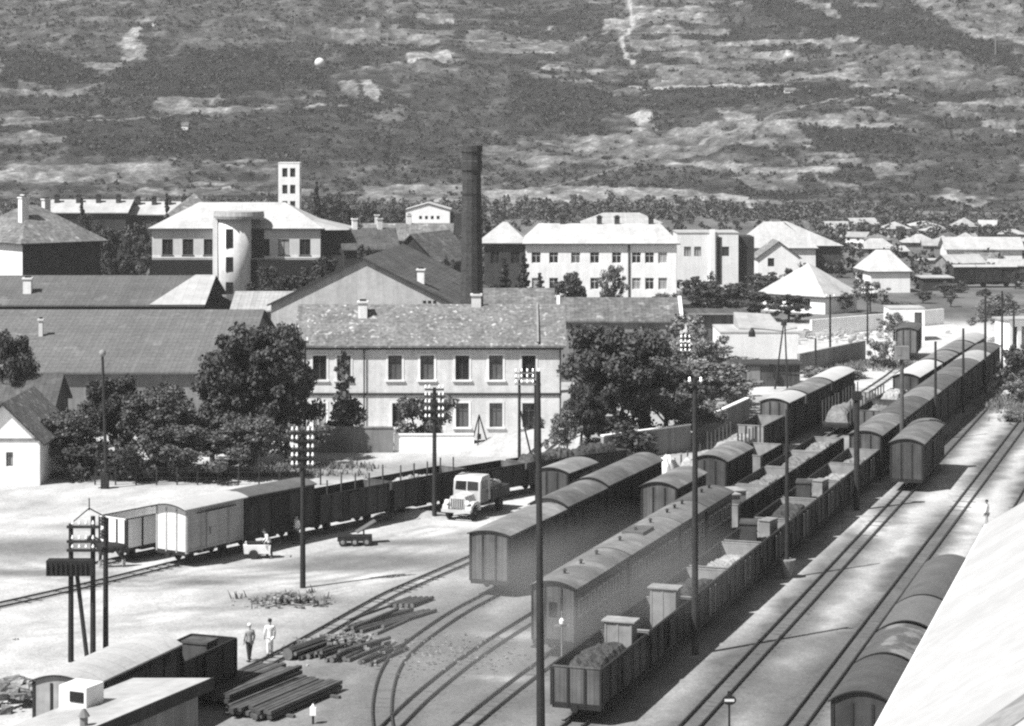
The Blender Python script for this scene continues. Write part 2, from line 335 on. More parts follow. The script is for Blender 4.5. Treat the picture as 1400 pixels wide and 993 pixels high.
# ---------------------------------------------------------------- ground of the yard, with its own dust, cinders and oil
def ground_grid():
    xs = np.r_[-900, -500, -250, -120, np.arange(-75, 78, 0.42), 110, 200, 400, 900]
    ys = np.r_[-150, 0, 40, 60, np.arange(68, 270, 0.45), np.arange(275, 420, 5), np.arange(430, 900, 20)]
    X, Y = np.meshgrid(xs, ys); X0, Y0 = X, Y
    n1 = fbm(X / 7, Y / 7, 4, 3); n2 = fbm(X / 1.6, Y / 2.2, 3, 9); n3 = fbm(X / 22, Y / 22, 3, 5)
    ca, sa = math.cos(.36), math.sin(.36); ns = fbm((X * ca - Y * sa) / 1.3, (X * sa + Y * ca) / 9, 4, 15)      # streaks along the tracks
    X = X + (n2 - 0.5) * 1.4; Y = Y + (n1 - 0.5) * 2.5
    A = 0.30 + 0.14 * (n1 - 0.5)
    def soft(m): return np.clip(m, 0, 1)
    # bright dusty yard left of the side track
    s_ = TR['side']; xs_ = np.interp(Y, s_.y, s_.x)
    left = soft((xs_ - 1.0 - X) / 2.5) * soft((Y - 84) / 6) * soft((182 - Y) / 4)
    A = A * (1 - left) + left * (0.41 + 0.17 * (n1 - 0.5) + 0.16 * (ns - 0.5))
    # cinder-grey fan between the side track and the open wagons, darker close in
    xo = np.interp(Y, TR['open'].y, TR['open'].x)
    fan = soft((X - xs_ - 0.6) / 1.5) * soft((xo + 1.0 - X) / 1.5) * soft((135 - Y) / 22)
    A = A * (1 - fan) + fan * (0.195 + 0.17 * (n1 - 0.5) + 0.12 * (ns - 0.5) + 0.05 * (n3 - 0.5))
    bt = soft((X - xo + 1) / 1.5) * soft((Y - 100) / 30)      # bright strips between the running tracks farther off
    A = A * (1 - 0.8 * bt) + 0.8 * bt * (0.40 + 0.16 * (n1 - 0.5) + 0.12 * (ns - .5))
    nr = soft((X - xo) / 1.5) * soft((112 - Y) / 16)
    A = A * (1 - nr) + nr * (0.20 + 0.16 * (n1 - 0.5) + 0.14 * (ns - .5))
    # cinders along the tracks
    for k, t in TR.items():
        d = np.abs(X - np.interp(Y, t.y, t.x)) * 0.94; inn = (Y0 > t.y.min() - 1) & (Y0 < t.y.max() + 1)
        wgt = np.where(inn, np.clip((1.75 - d) / 1.1, 0, 1), 0) * (0.30 if k in ('yard', 'back', 'side') else .95 if k in ('free', 'main', 'platform') else 0.75) * (0.6 + 0.8 * n2)
        wgt = np.clip(wgt, 0, 1); A = A * (1 - wgt) + wgt * (.085 if k in ('free', 'main', 'platform') else .115)
    # stains with a shape of their own: (pixel x, y, half-size in m, albedo, strength)
    for px, py, rx, ry, al, st_ in ((520, 765, 4.2, 1.6, 0.15, .8), (440, 772, 3.5, 1.0, 0.17, .7), (560, 742, 3.0, 1.0, .17, .6), (400, 822, 2.6, 1.3, .14, .8), (272, 797, 1.6, .7, .13, .85), (40, 750, 5, 2.5, .17, .6),
            (30, 783, 4, .9, .16, .7), (290, 835, 2, .4, .28, .5), (220, 650, 5, 3, .28, .5), (600, 640, 5, 3, .3, .5), (640, 880, 3, 2, .15, .5), (560, 850, 2, 1.5, .15, .5), (700, 960, 2.5, 1.6, .14, .5), (950, 800, 2, 1, .16, .4),
            (150, 655, 4.5, 1.0, .2, .5), (450, 650, 3.5, 1.5, .2, .5), (480, 705, 2.2, .8, .2, .6), (1130, 880, 2, 2.2, .15, .5), (1060, 950, 1.6, 2, .15, .5), (1150, 760, 1.2, 3, .2, .5),
            (120, 720, 3, 1, .3, .5), (330, 790, 3, .6, .3, .6), (340, 860, 4, .5, .3, .5), (360, 640, 8, 1.2, .24, .6)):
        x, y, _ = gp(px, py); q = np.exp(-(((X - x) / (rx * 1.25)) ** 2 + ((Y - y) / (ry * 1.4)) ** 2)) * (st_ + .35) * (0.55 + n2); q = np.clip(q, 0, .92); A = A * (1 - q) + q * al * .75
    for px, py, rx, ry, al in ((960, 800, 2, 1, .42), (1190, 660, 1.5, 7, .42), (640, 790, 3, 1.2, .36), (700, 870, 2, 1, .34), (680, 925, 1.5, .5, .4), (1200, 720, 1.3, 6, .45), (1330, 690, 2, 8, .46)):
        x, y, _ = gp(px, py); q = np.exp(-(((X - x) / rx) ** 2 + ((Y - y) / ry) ** 2)) * (0.5 + n2); q = np.clip(q, 0, 1); A = A * (1 - q) + q * al
    # gardens and streets of the town: grass and earth
    town = soft((Y - 184) / 4) * soft((-2 - X) / 4); A = A * (1 - town) + town * (0.12 + 0.14 * (n1 - 0.5))
    t2 = soft((Y - 262) / 14); A = A * (1 - t2) + t2 * (0.11 + 0.2 * (n1 - 0.5))
    t3 = soft((Y - 205) / 6) * soft((292 - Y) / 8) * soft((X - 18) / 5); A = A * (1 - t3) + t3 * (0.46 + 0.16 * (n1 - .5))
    for pts, wd in (([(0, 790), (200, 800), (420, 770), (600, 725)], .5), ([(0, 765), (120, 790), (330, 800), (470, 780), (640, 735)], .45), ([(60, 860), (300, 840), (470, 800), (600, 770)], .4), ([(220, 845), (330, 820), (450, 800)], .35), ([(640, 990), (760, 900), (860, 810)], .4), ([(1010, 960), (1120, 840), (1240, 720)], .5), ([(900, 985), (1060, 830), (1180, 710)], .35), ([(700, 800), (600, 900), (590, 990)], .5)):
        d = segdist(X, Y, [gp(*p)[:2] for p in pts]); d = np.minimum(d, np.abs(d - 1.5)); m = np.clip((wd - d) / wd, 0, 1) * .55 * np.clip(n1 * 2.2 - .4, 0, 1); A = A * (1 - m) + m * .16
    A = A * (0.72 + 0.56 * n2); A = np.clip(A, 0.03, 0.6)
    return X0, Y0, A
X, Y, A = ground_grid(); ny, nx = X.shape
Zg = np.where(Y > 860, -0.2, 0.0)
V = np.stack([X, Y, Zg], -1).reshape(-1, 3); ii = np.arange(ny * nx).reshape(ny, nx)
Fq = np.stack([ii[:-1, :-1], ii[:-1, 1:], ii[1:, 1:], ii[1:, :-1]], -1).reshape(-1, 4)
M['ground'] = mat('yard_ground', 1, 0.95, 0.14, 2.2, fine=(7, 0.22), attr='earth', objvar=0, bump=0.05)
me = nmesh('ground', V, Fq, M['ground']); at = me.attributes.new('earth', 'FLOAT', 'POINT'); at.data.foreach_set('value', A.astype(np.float32).ravel())
struct('ground', me)

# ---------------------------------------------------------------- hillside with terraces, fields, scrub and paths
def hill_base(x): return 705 + 22 * np.sin(x / 85 + 1.0) - 0.30 * np.clip(x - 20, 0, 400) - 0.02 * np.clip(-x, 0, 400)
def hill_z(x, y):
    t = np.maximum(0, y - hill_base(x)); z = 0.25 * t - 0.25 * 45 * (1 - np.exp(-t / 45))
    k = np.clip(t / 160, 0, 1)
    z = z + k * 8 * (fbm(x / 95, y / 120, 3, 21) - 0.5) + k * 2.0 * (fbm(x / 22, y / 22, 3, 33) - 0.5) - k * 1.6 * np.clip(1 - np.abs(fbm(x / 55 + y / 160, y / 190 - x / 300, 3, 27) - .5) * 8, 0, 1)
    zt = z / 3.2; fr = zt - np.floor(zt); stp = np.floor(zt) + np.clip((fr - 0.75) / 0.25, 0, 1)
    terr = np.clip((fbm(x / 70, y / 60, 2, 44) - 0.36) * 6, 0, 1) * k
    return z * (1 - 0.65 * terr) + stp * 3.2 * 0.65 * terr
def hill_pt(px, py):                            # where the line of sight of a pixel meets the hill
    ys = np.linspace(600, 2200, 3200); xs = (px - CX) / F * ys; zs = H - (py - HY) * ys / F
    i = np.argmax(hill_z(xs, ys) - 0.03 >= zs) if np.any(hill_z(xs, ys) - 0.03 >= zs) else len(ys) - 1
    return float(xs[i]), float(ys[i])
xs = np.r_[np.arange(-900, -330, 15), np.arange(-330, 331, 1.15), np.arange(345, 900, 15)]
ys = np.r_[np.arange(575, 1260, 1.25), np.arange(1265, 1545, 14)]
X, Y = np.meshgrid(xs, ys); Z = hill_z(X, Y); T = Y - hill_base(X)
n1 = fbm(X / 60, Y / 34, 4, 51); n2 = fbm(X / 9, Y / 9, 4, 61); n3 = fbm(X / 26, Y / 12, 4, 71); n4 = fbm(X / 3.2, Y / 4.5, 2, 81)
A = 0.125 + 0.16 * (n3 - 0.45) + 0.10 * (n2 - 0.5)          # dry grass
scr = np.clip((n1 * 0.6 + n3 * 0.4 - 0.50) * 9, 0, 1); A = A * (1 - scr) + scr * (0.05 + 0.06 * (n2 - .4))
dk = np.clip((n2 - 0.54) * 10, 0, 1) * 0.7; A = A * (1 - dk) + dk * 0.055
zt = Z / 3.2; wl = np.clip(1 - np.abs((zt - np.floor(zt)) - 0.85) * 7, 0, 1) * np.clip((fbm(X / 40, Y / 40, 2, 91) - 0.45) * 6, 0, 1)
A = A * (1 - 0.75 * wl) + 0.75 * wl * 0.045
jx, jy = X + (n2 - 0.5) * 7, Y + (fbm(X / 7, Y / 7, 3, 99) - 0.5) * 9
SCRUB = scr * 0.55 + dk * 0.6 + wl * 0.3
def field(poly, al, s_=1.0, veg=0.0, keep=0.25):
    global A, SCRUB
    w_ = [hill_pt(*p) for p in poly]; m = inpoly(jx, jy, w_) * s_
    A = A * (1 - m) + m * (al * (1 - keep + keep * 2 * n3) * np.exp(1.0 * (n4 - .5) + 1.2 * (m1 - .5) + .9 * (m2 - .5))); SCRUB = SCRUB * (1 - m) + m * veg
def path(pts, wd, al):
    global A
    d = segdist(X + (n2 - 0.5) * 3, Y + (n2 - .5) * 5, [hill_pt(*p) for p in pts]); m = np.clip((wd - d) / (wd * 0.5), 0, 1); A = A * (1 - m) + m * al * 1.25 * 1.25
# small terraced plots: irregular strips along the contours, each with its own crop, hedges on their edges
vv = (T + 10 * (fbm(X / 45, Y / 45, 2, 201) - .5)) / 13.0; row = np.floor(vv); uu = X / (26 + 30 * _h(row, row * 0 + 3, 7)) + _h(row, row * 0 + 1, 5) * 9 + .35 * (fbm(X / 12, Y / 12, 2, 205) - .5); colm = np.floor(uu)
crop = _h(row, colm, 77); zone = np.clip((fbm(X / 75, Y / 60, 2, 211) - .35) * 9, 0, 1) * np.clip(T / 40, 0, 1)
tone = np.where(crop < .22, .045, np.where(crop < .5, .09, np.where(crop < .78, .14, .25)))
A = A * (1 - .88 * zone) + .88 * zone * tone * (.8 + .4 * n2)
ev, eu = np.minimum(vv - row, 1 - vv + row) * 13, np.minimum(uu - colm, 1 - uu + colm) * 40
hedge = np.clip(1.6 - np.minimum(ev, eu), 0, 1) * zone * np.clip(fbm(X / 20, Y / 20, 2, 221) * 3 - 1.0, 0, 1); A = A * (1 - .8 * hedge) + .8 * hedge * .035; SCRUB = SCRUB * (1 - .7 * zone) + hedge * .8 + zone * (crop < .22) * .4
m1 = fbm(X / 6.5, Y / 9, 3, 111); m2 = fbm(X / 2.3, Y / 3.4, 2, 121); m3 = fbm(X / 17, Y / 13, 3, 131)
kk = np.clip(1.15 - (A - .16) / .25, .35, 1.15); A = A * np.exp(kk * (1.7 * (m1 - .5) + 1.2 * (m2 - .5) + 2.0 * (m3 - .5)))
tl = Z / 3.2; fr_ = tl - np.floor(tl); line = np.clip(1 - np.abs(fr_ - .88) * 9, 0, 1) * np.clip((fbm(X / 32, Y / 28, 2, 141) - .38) * 6, 0, 1); A = A * (1 - .75 * line)   # dry-stone terrace walls and hedges
# broad tones first: dark woods, then scrub, then fields and bare ground
for poly, al, veg in (
    ([(0, 70), (70, 72), (135, 95), (150, 110), (0, 108)], .035, .9), ([(150, 100), (260, 70), (330, 62), (440, 95), (450, 120), (300, 130), (240, 150), (140, 165)], .034, .8),
    ([(330, 55), (520, 60), (545, 85), (430, 108), (330, 110)], .036, .8), ([(0, 130), (140, 120), (160, 160), (60, 165), (0, 150)], .038, .7), ([(60, 165), (300, 160), (560, 165), (640, 190), (630, 225), (300, 222), (0, 222), (0, 185)], .050, .6),
    ([(560, 100), (700, 95), (760, 130), (700, 200), (640, 200), (560, 160)], .075, .5), ([(700, 95), (860, 130), (960, 140), (880, 152), (760, 170), (700, 205), (690, 150)], .05, .65), ([(900, 118), (1080, 122), (1090, 140), (960, 152), (880, 150)], .05, .5),
    ([(1000, 0), (1120, 0), (1240, 25), (1360, 55), (1400, 75), (1400, 95), (1300, 72), (1150, 50), (1060, 25)], .040, .8), ([(1080, 170), (1190, 175), (1270, 195), (1230, 215), (1090, 200)], .042, .7), ([(1170, 190), (1400, 150), (1400, 260), (1250, 255), (1180, 230)], .085, .5),
    ([(780, 0), (850, 10), (830, 60), (800, 90), (760, 80)], .07, .6), ([(970, 5), (1110, 20), (1100, 40), (990, 35)], .075, .5), ([(1090, 285), (1250, 270), (1400, 285), (1400, 312), (1090, 308)], .11, .5), ([(0, 0), (160, 0), (200, 40), (160, 75), (0, 68)], .13, .35),
    ([(200, 0), (520, 0), (560, 60), (420, 58), (220, 70)], .14, .35), ([(640, 225), (700, 215), (740, 240), (800, 235), (900, 225), (1000, 232), (960, 255), (700, 262), (630, 262)], .11, .5), ([(440, 225), (640, 215), (640, 265), (430, 258)], .12, .6)):
    field(poly, al * .9, .72, veg, .4)
for poly, al, veg in (
    ([(1010, 0), (1130, 0), (1240, 25), (1360, 58), (1400, 80), (1400, 98), (1300, 72), (1150, 48), (1060, 25)], .030, .8), ([(0, 72), (70, 72), (135, 95), (150, 106), (0, 106)], .028, .9), ([(1090, 172), (1190, 177), (1265, 195), (1230, 212), (1100, 198)], .034, .7), ([(700, 100), (860, 132), (940, 140), (880, 150), (700, 150)], .036, .6), ([(230, 78), (330, 64), (440, 95), (450, 118), (300, 126), (240, 140), (150, 130)], .032, .8), ([(900, 120), (1080, 125), (1080, 138), (960, 150), (890, 148)], .036, .6), ([(60, 190), (300, 185), (420, 190), (410, 212), (100, 214)], .038, .7),
    ([(20, 226), (230, 222), (252, 240), (200, 250), (40, 252), (0, 245), (0, 232)], .26, .05), ([(160, 45), (185, 40), (205, 75), (200, 85), (170, 86)], .34, 0), ([(200, 143), (240, 132), (300, 130), (305, 140), (240, 152), (205, 152)], .25, 0),
    ([(552, 70), (615, 68), (628, 78), (610, 88), (555, 86)], .42, 0), ([(462, 110), (488, 110), (498, 132), (472, 133)], .30, 0), ([(489, 109), (503, 109), (528, 138), (515, 138)], .36, 0), ([(400, 145), (480, 142), (478, 148), (402, 149)], .32, 0),
    ([(450, 40), (540, 38), (600, 45), (600, 60), (460, 62)], .21, .1), ([(500, 152), (560, 150), (556, 165), (500, 168)], .17, .1), ([(830, 30), (870, 20), (950, 14), (965, 24), (880, 35), (850, 45), (825, 40)], .30, 0), ([(862, 55), (930, 50), (978, 85), (955, 86), (920, 65), (870, 75)], .24, .05),
    ([(900, 90), (1010, 85), (1040, 110), (940, 118), (885, 118)], .19, .1), ([(770, 195), (860, 180), (990, 165), (1040, 175), (960, 215), (860, 225), (780, 215)], .20, .2), ([(860, 160), (890, 150), (896, 175), (880, 182)], .34, 0), ([(780, 190), (815, 183), (818, 205), (785, 212)], .30, 0),
    ([(980, 152), (1030, 152), (1042, 165), (1030, 182), (1005, 172)], .34, 0), ([(1030, 165), (1090, 165), (1108, 200), (1080, 195)], .24, .1), ([(655, 262), (760, 255), (900, 258), (1020, 268), (1050, 285), (900, 282), (700, 284), (640, 282)], .34, .03), ([(500, 255), (660, 250), (660, 280), (480, 278)], .24, .3),
    ([(1130, 60), (1250, 62), (1360, 90), (1400, 110), (1400, 140), (1240, 105), (1140, 85)], .17, .2), ([(1240, 0), (1400, 0), (1400, 65), (1330, 50)], .21, .25), ([(1180, 225), (1225, 218), (1250, 240), (1200, 245)], .24, .1), ([(1290, 255), (1345, 275), (1340, 285), (1270, 270)], .26, .05), ([(1340, 155), (1390, 165), (1395, 185), (1345, 175)], .24, .1),
    ([(640, 40), (790, 60), (780, 72), (640, 70)], .18, .2), ([(0, 183), (90, 185), (90, 198), (0, 197)], .19, .1), ([(1000, 240), (1090, 235), (1100, 262), (1040, 262)], .19, .15), ([(20, 105), (130, 118), (130, 128), (20, 126)], .17, .1), ([(1130, 0), (1150, 30), (1080, 0)], .24, .1)):
    field(poly, al * 1.0, .92, veg, .35)
for pts, wd, al in (([(860, 0), (865, 40), (850, 55), (858, 75), (868, 85)], 1.4, .33), ([(700, 262), (800, 245), (880, 218), (960, 195), (1010, 175), (1050, 160), (1100, 145), (1160, 132), (1215, 128)], 1.0, .20), ([(1140, 140), (1230, 133), (1320, 150), (1360, 170)], .8, .2),
        ([(640, 222), (440, 226), (240, 222)], 0.9, .05), ([(860, 118), (1000, 117), (1080, 117)], 1.2, .36), ([(175, 45), (210, 35)], 1.5, .32), ([(0, 172), (150, 165), (300, 158)], 0.8, .2), ([(1010, 165), (1060, 205), (1110, 235), (1140, 262)], .8, .17), ([(830, 45), (700, 60), (560, 52)], 0.8, .24)):
    path(pts, wd, al)
A = np.clip((A * .50 / .07) ** 1.25 * .055, 0.006, 0.27)
Z = np.where(T <= 0, -0.6, Z + np.clip(T / 60, 0, 1) * (1.1 * (fbm(X / 4.5, Y / 4.5, 2, 181) - .5) + 2.2 * (m1 - .5)))
ny, nx = X.shape; V = np.stack([X, Y, Z], -1).reshape(-1, 3); ii = np.arange(ny * nx).reshape(ny, nx)
Fq = np.stack([ii[:-1, :-1], ii[:-1, 1:], ii[1:, 1:], ii[1:, :-1]], -1).reshape(-1, 4)
M['hill'] = mat('hill_earth', 1, 0.95, 0.3, 0.22, fine=(0.9, 0.55), attr='earth', objvar=0)
me = nmesh('hillside', V, Fq, M['hill']); at = me.attributes.new('earth', 'FLOAT', 'POINT'); at.data.foreach_set('value', A.astype(np.float32).ravel())
me.polygons.foreach_set('use_smooth', np.ones(len(Fq), bool))
struct('hillside', me)
# scrub bushes on the hill: nobody could count them
def scrub():
    m = 1000000; sx = rng.uniform(-320, 320, m); sy = rng.uniform(640, 1240, m)
    ix = np.clip(np.searchsorted(xs, sx), 0, nx - 1); iy = np.clip(np.searchsorted(ys, sy), 0, ny - 1)
    keep = (rng.random(m) < (0.07 * vnoise(sx / 14, sy / 16, 171) ** 2 + np.clip(SCRUB[iy, ix] - .2, 0, 1) * 0.16)) & (T[iy, ix] > 3) & (A[iy, ix] < 0.075); sx, sy = sx[keep], sy[keep]; n = len(sx)
    sz = hill_z(sx, sy); r = rng.uniform(0.25, 1.0, n) ** 2.2 + 0.16; K = 9
    c = np.repeat(np.stack([sx, sy, sz + r * 0.5], 1), K, 0) + rng.normal(0, 0.42, (n * K, 3)) * np.repeat(r, K)[:, None] * np.array([1.15, 1.15, .75])
    a_ = rng.normal(size=(n * K, 3)); a_ /= np.linalg.norm(a_, axis=1)[:, None]; b_ = np.cross(a_, rng.normal(size=(n * K, 3))); b_ /= np.linalg.norm(b_, axis=1)[:, None]
    q = (np.repeat(r, K) * rng.uniform(.3, .6, n * K))[:, None]
    V = np.stack([c - a_ * q - b_ * q, c + a_ * q - b_ * q * .6, c + a_ * q * .7 + b_ * q, c - a_ * q * .8 + b_ * q * .9], 1).reshape(-1, 3)
    return V, np.arange(len(V)).reshape(-1, 4), n
V, Fq, nb = scrub(); print('scrub bushes', nb)
o = link('scrub_bushes', nmesh('scrub_bushes', V, Fq, leafmat('scrub_leaves', 0.036, 0.5))); tag(o, 'dark scrub bushes scattered over the hillside', 'scrub', None, 'stuff')
# ---------------------------------------------------------------- wagons (local x along the track, z up from the ground)
def wheelset(root, L, W, n=2):
    def whl():
        b = MB(); c = 0.33 + RT
        b.lathe([(0.06, 0.0), (0.33, 0.0), (0.35, 0.02), (0.35, 0.04), (0.31, 0.10), (0.27, 0.10), (0.24, 0.07), (0.10, 0.07), (0.08, 0.13), (0.04, 0.13)], 14); return b
    for sx in (-1, 1):
        for sy in (-1, 1):
            o = cpart('wheel', 'wheel', whl, M['wheel'], root, (sx * L * 0.29, sy * 0.36, 0.345 + RT))
            o.rotation_euler = (math.radians(-90 * sy), 0, 0)
def underframe(root, L, W):
    def uf():
        b = MB(); y = W / 2 - 0.22
        for s in (-1, 1):
            b.box(-L / 2, L / 2, s * y - 0.05, s * y + 0.05, 0.70, 0.88)
            for sx in (-1, 1):
                x = sx * L * 0.29
                b.box(x - 0.12, x + 0.12, s * 0.62 - 0.07, s * 0.62 + 0.07, 0.34, 0.62); b.box(x - 0.45, x + 0.45, s * 0.62 - 0.04, s * 0.62 + 0.04, 0.63, 0.70)
        for sx in (-1, 1):
            b.box(sx * (L / 2 - 0.10), sx * (L / 2 + 0.02), -W / 2 + 0.05, W / 2 - 0.05, 0.66, 0.885); b.tube((sx * L * 0.29, -0.5, 0.345 + RT), (sx * L * 0.29, 0.5, 0.345 + RT), 0.05)
        b.box(-L * 0.2, L * 0.2, -0.06, 0.06, 0.5, 0.68); b.box(-0.5, 0.5, -0.35, 0.35, 0.45, 0.66)
        return b
    cpart(('uf', L, W), 'underframe', uf, M['iron'], root)
    def bf():
        b = MB(); b.tube((0, 0, 0), (0.28, 0, 0), 0.07, 0.06, 8); b.tube((0.28, 0, 0), (0.33, 0, 0), 0.16, 0.17, 10); b.box(0, .3, -.03, .03, -.18, -.1); return b
    for sx in (-1, 1):
        o = cpart('buf', 'buffer', bf, M['iron'], root, (sx * (L / 2 + 0.02), 0, 0.76))
        if sx < 0: o.rotation_euler = (0, 0, math.pi)
def arcpts(W, z0, rise, n=12):
    return [(-W / 2 + W * i / n, z0 + rise * (1 - (2 * i / n - 1) ** 2)) for i in range(n + 1)]
def roof_shell(L, W, z0, rise, th=0.07):
    b = MB(); top = arcpts(W, z0 + 0.02, rise); bot = [(y, z - th) for y, z in reversed(top)]
    return b.extr(top + bot, -L / 2, L / 2, 0, 0, 1)
def boxcar(root, L, W=2.25, eave=3.35, rise=0.3, body='box_grey', end='end_grey', roof='roof_grey', door=True, hatch=True, trim='iron', oh=.12):
    underframe(root, L, W); wheelset(root, L, W)
    def bd():
        b = MB(); z0 = 0.9; y = W / 2
        for s in (-1, 1): b.face([(-L / 2, s * y, z0), (L / 2, s * y, z0), (L / 2, s * y, eave), (-L / 2, s * y, eave)])
        for s in (-1, 1): b.face([(s * L / 2, -y, z0), (s * L / 2, y, z0)] + [(s * L / 2, q[0], q[1]) for q in reversed(arcpts(W, eave, rise - .02))], 1)
        b.face([(-L / 2, -y, z0), (L / 2, -y, z0), (L / 2, y, z0), (-L / 2, y, z0)], 2)
        n = max(3, round(L / 1.3))
        for i in range(n + 1):
            x = -L / 2 + 0.05 + (L - 0.1) * i / n
            for s in (-1, 1): b.box(x - 0.05, x + 0.05, s * (y + 0.022) - 0.02, s * (y + 0.022) + 0.02, z0 - 0.1, eave, 2)
        for s in (-1, 1):
            for yy in (-y + .05, -W / 6, W / 6, y - .05): b.box(s * (L / 2 + 0.022) - 0.02, s * (L / 2 + 0.022) + 0.02, yy - 0.05, yy + 0.05, z0 - 0.1, eave, 2)
            b.box(-L / 2, L / 2, s * (y + 0.02) - 0.018, s * (y + 0.02) + 0.018, z0, z0 + 0.1, 2)
        return b
    cpart(('bx', L, W, eave, rise), 'body', bd, [M[body], M[end], M[trim]], root)
    cpart(('rf', L, W, eave, rise, oh), 'roof', lambda: roof_shell(L + 2 * oh, W + 0.26, eave, rise), [M[roof], M['iron']], root)
    if door:
        def dr():
            b = MB(); b.box(-0.8, 0.8, 0.0, 0.05, 0.95, 3.0)
            for x in (-0.75, 0.75): b.box(x - .05, x + .05, 0.05, 0.075, 0.95, 3.0, 1)
            for z in (1.0, 2.0, 2.95): b.box(-0.8, 0.8, 0.05, 0.07, z - .05, z + .05, 1)
            return b
        def hd(): return MB().tube((0.6, 0.11, 1.7), (0.6, 0.11, 2.1), 0.02).box(.58, .62, .06, .12, 1.72, 1.75).box(.58, .62, .06, .12, 2.05, 2.08)
        def rl(): return MB().box(-1.7, 1.7, 0.03, 0.09, 3.02, 3.08)
        for s in (-1, 1):
            for nm, fn, mm in (('door', dr, [M[body], M[trim]]), ('door_rail', rl, M['iron'])):
                o = cpart((nm,), nm, fn, mm, root, (0, s * (W / 2 + 0.045), 0))
                if s < 0: o.rotation_euler = (0, 0, math.pi)
                if nm == 'door': cpart(('hd',), 'handle', hd, M['iron'], o)
    if hatch:
        def ht():
            b = MB(); b.box(-.32, .32, 0, .04, -.18, .18)
            for z in (-.1, 0, .1): b.box(-.28, .28, .04, .06, z - .03, z + .03)
            return b
        for s in (-1, 1):
            for sx in (-1, 1):
                o = cpart(('ht',), 'vent_hatch', ht, M['iron'], root, (sx * L * 0.36, s * (W / 2 + .043), 2.95))
                if s < 0: o.rotation_euler = (0, 0, math.pi)
def gondola(root, L, W=2.25, top=2.4, body='box_grey', end='end_grey', strap=True, inside='mid_load', cabin=None, doors=True):
    underframe(root, L, W); wheelset(root, L, W); z0 = 0.9; y = W / 2
    cpart(('fl', L, W), 'floor', lambda: MB().box(-L / 2 + .06, L / 2 - .06, -y + .06, y - .06, z0, z0 + .12), M[inside], root)
    def sw():
        b = MB(); b.box(-L / 2, L / 2, -0.06, 0.0, z0, top); n = max(3, round(L / 1.15))
        for i in range(n + 1):
            x = -L / 2 + .06 + (L - .12) * i / n; b.box(x - .05, x + .05, 0.0, .055, z0 - .15, top - .02, 1)
        b.box(-L / 2, L / 2, -.075, .03, top, top + .05, 1); return b
    for s in (-1, 1):
        o = cpart(('sw', L, W, top), 'side_wall', sw, [M[body], M['iron']], root, (0, s * y, 0))
        if s < 0: o.rotation_euler = (0, 0, math.pi)
        if doors: cpart(('gd', top), 'door', lambda: MB().box(-.65, .65, .06, .10, z0 + .05, top - .1).box(-.6, -.5, .10, .125, z0, top - .1, 1).box(.5, .6, .10, .125, z0, top - .1, 1), [M[body], M['pale_wood'] if strap else M['iron']], o)
    def ew():
        b = MB(); b.box(-0.06, 0.0, -y + .003, y - .003, z0, top)
        for yy in (-y + .06, -W / 6, W / 6, y - .06): b.box(0.0, .055, yy - .05, yy + .05, z0 - .12, top - .02, 1)
        b.box(-.075, .03, -y + .08, y - .08, top, top + .05, 0); return b
    for s in (-1, 1):
        o = cpart(('ew', W, top), 'end_wall', ew, [M[end], M['iron']], root, (s * L / 2, 0, 0))
        if s < 0: o.rotation_euler = (0, 0, math.pi)
    if cabin:                                   # brakeman's hut on the far end
        def cb():
            b = MB(); x1 = L / 2 - .1; x0 = x1 - .8
            b.box(x0, x1, -.68, .62, z0 + .1, 3.05)
            for yy in (-.62, 0, .56): b.box(x0 - .03, x0 - .002, yy - .04, yy + .04, z0 + .1, 3.0, 0)
            return b
        c = cpart(('cb', L), 'brake_cabin', cb, M[cabin], root)
        cpart(('cr', L), 'roof', lambda: MB().box(L / 2 - 1.0, L / 2 - .02, -.8, .74, 3.052, 3.12), M[cabin], c)
        cpart(('cw', L), 'door', lambda: MB().box(L / 2 - .8, L / 2 - .25, .621, .65, 1.1, 2.9), M['dark_wood'], c)
def flatcar(root, L, W=2.2, stakes=6, stake_h=1.7, body='box_grey'):
    underframe(root, L, W); wheelset(root, L, W)
    cpart(('deck', L, W), 'deck', lambda: MB().box(-L / 2, L / 2, -W / 2, W / 2, .89, 1.05), M[body], root)
    for s in (-1, 1):
        for i in range(stakes):
            x = -L / 2 + .4 + (L - .8) * i / (stakes - 1)
            cpart(('stk', stake_h), 'stake', lambda: MB().box(-.045, .045, -.05, .05, .8, .9 + stake_h), M['dark_wood'], root, (x, s * (W / 2 + .055), random.uniform(-.1, .1)))
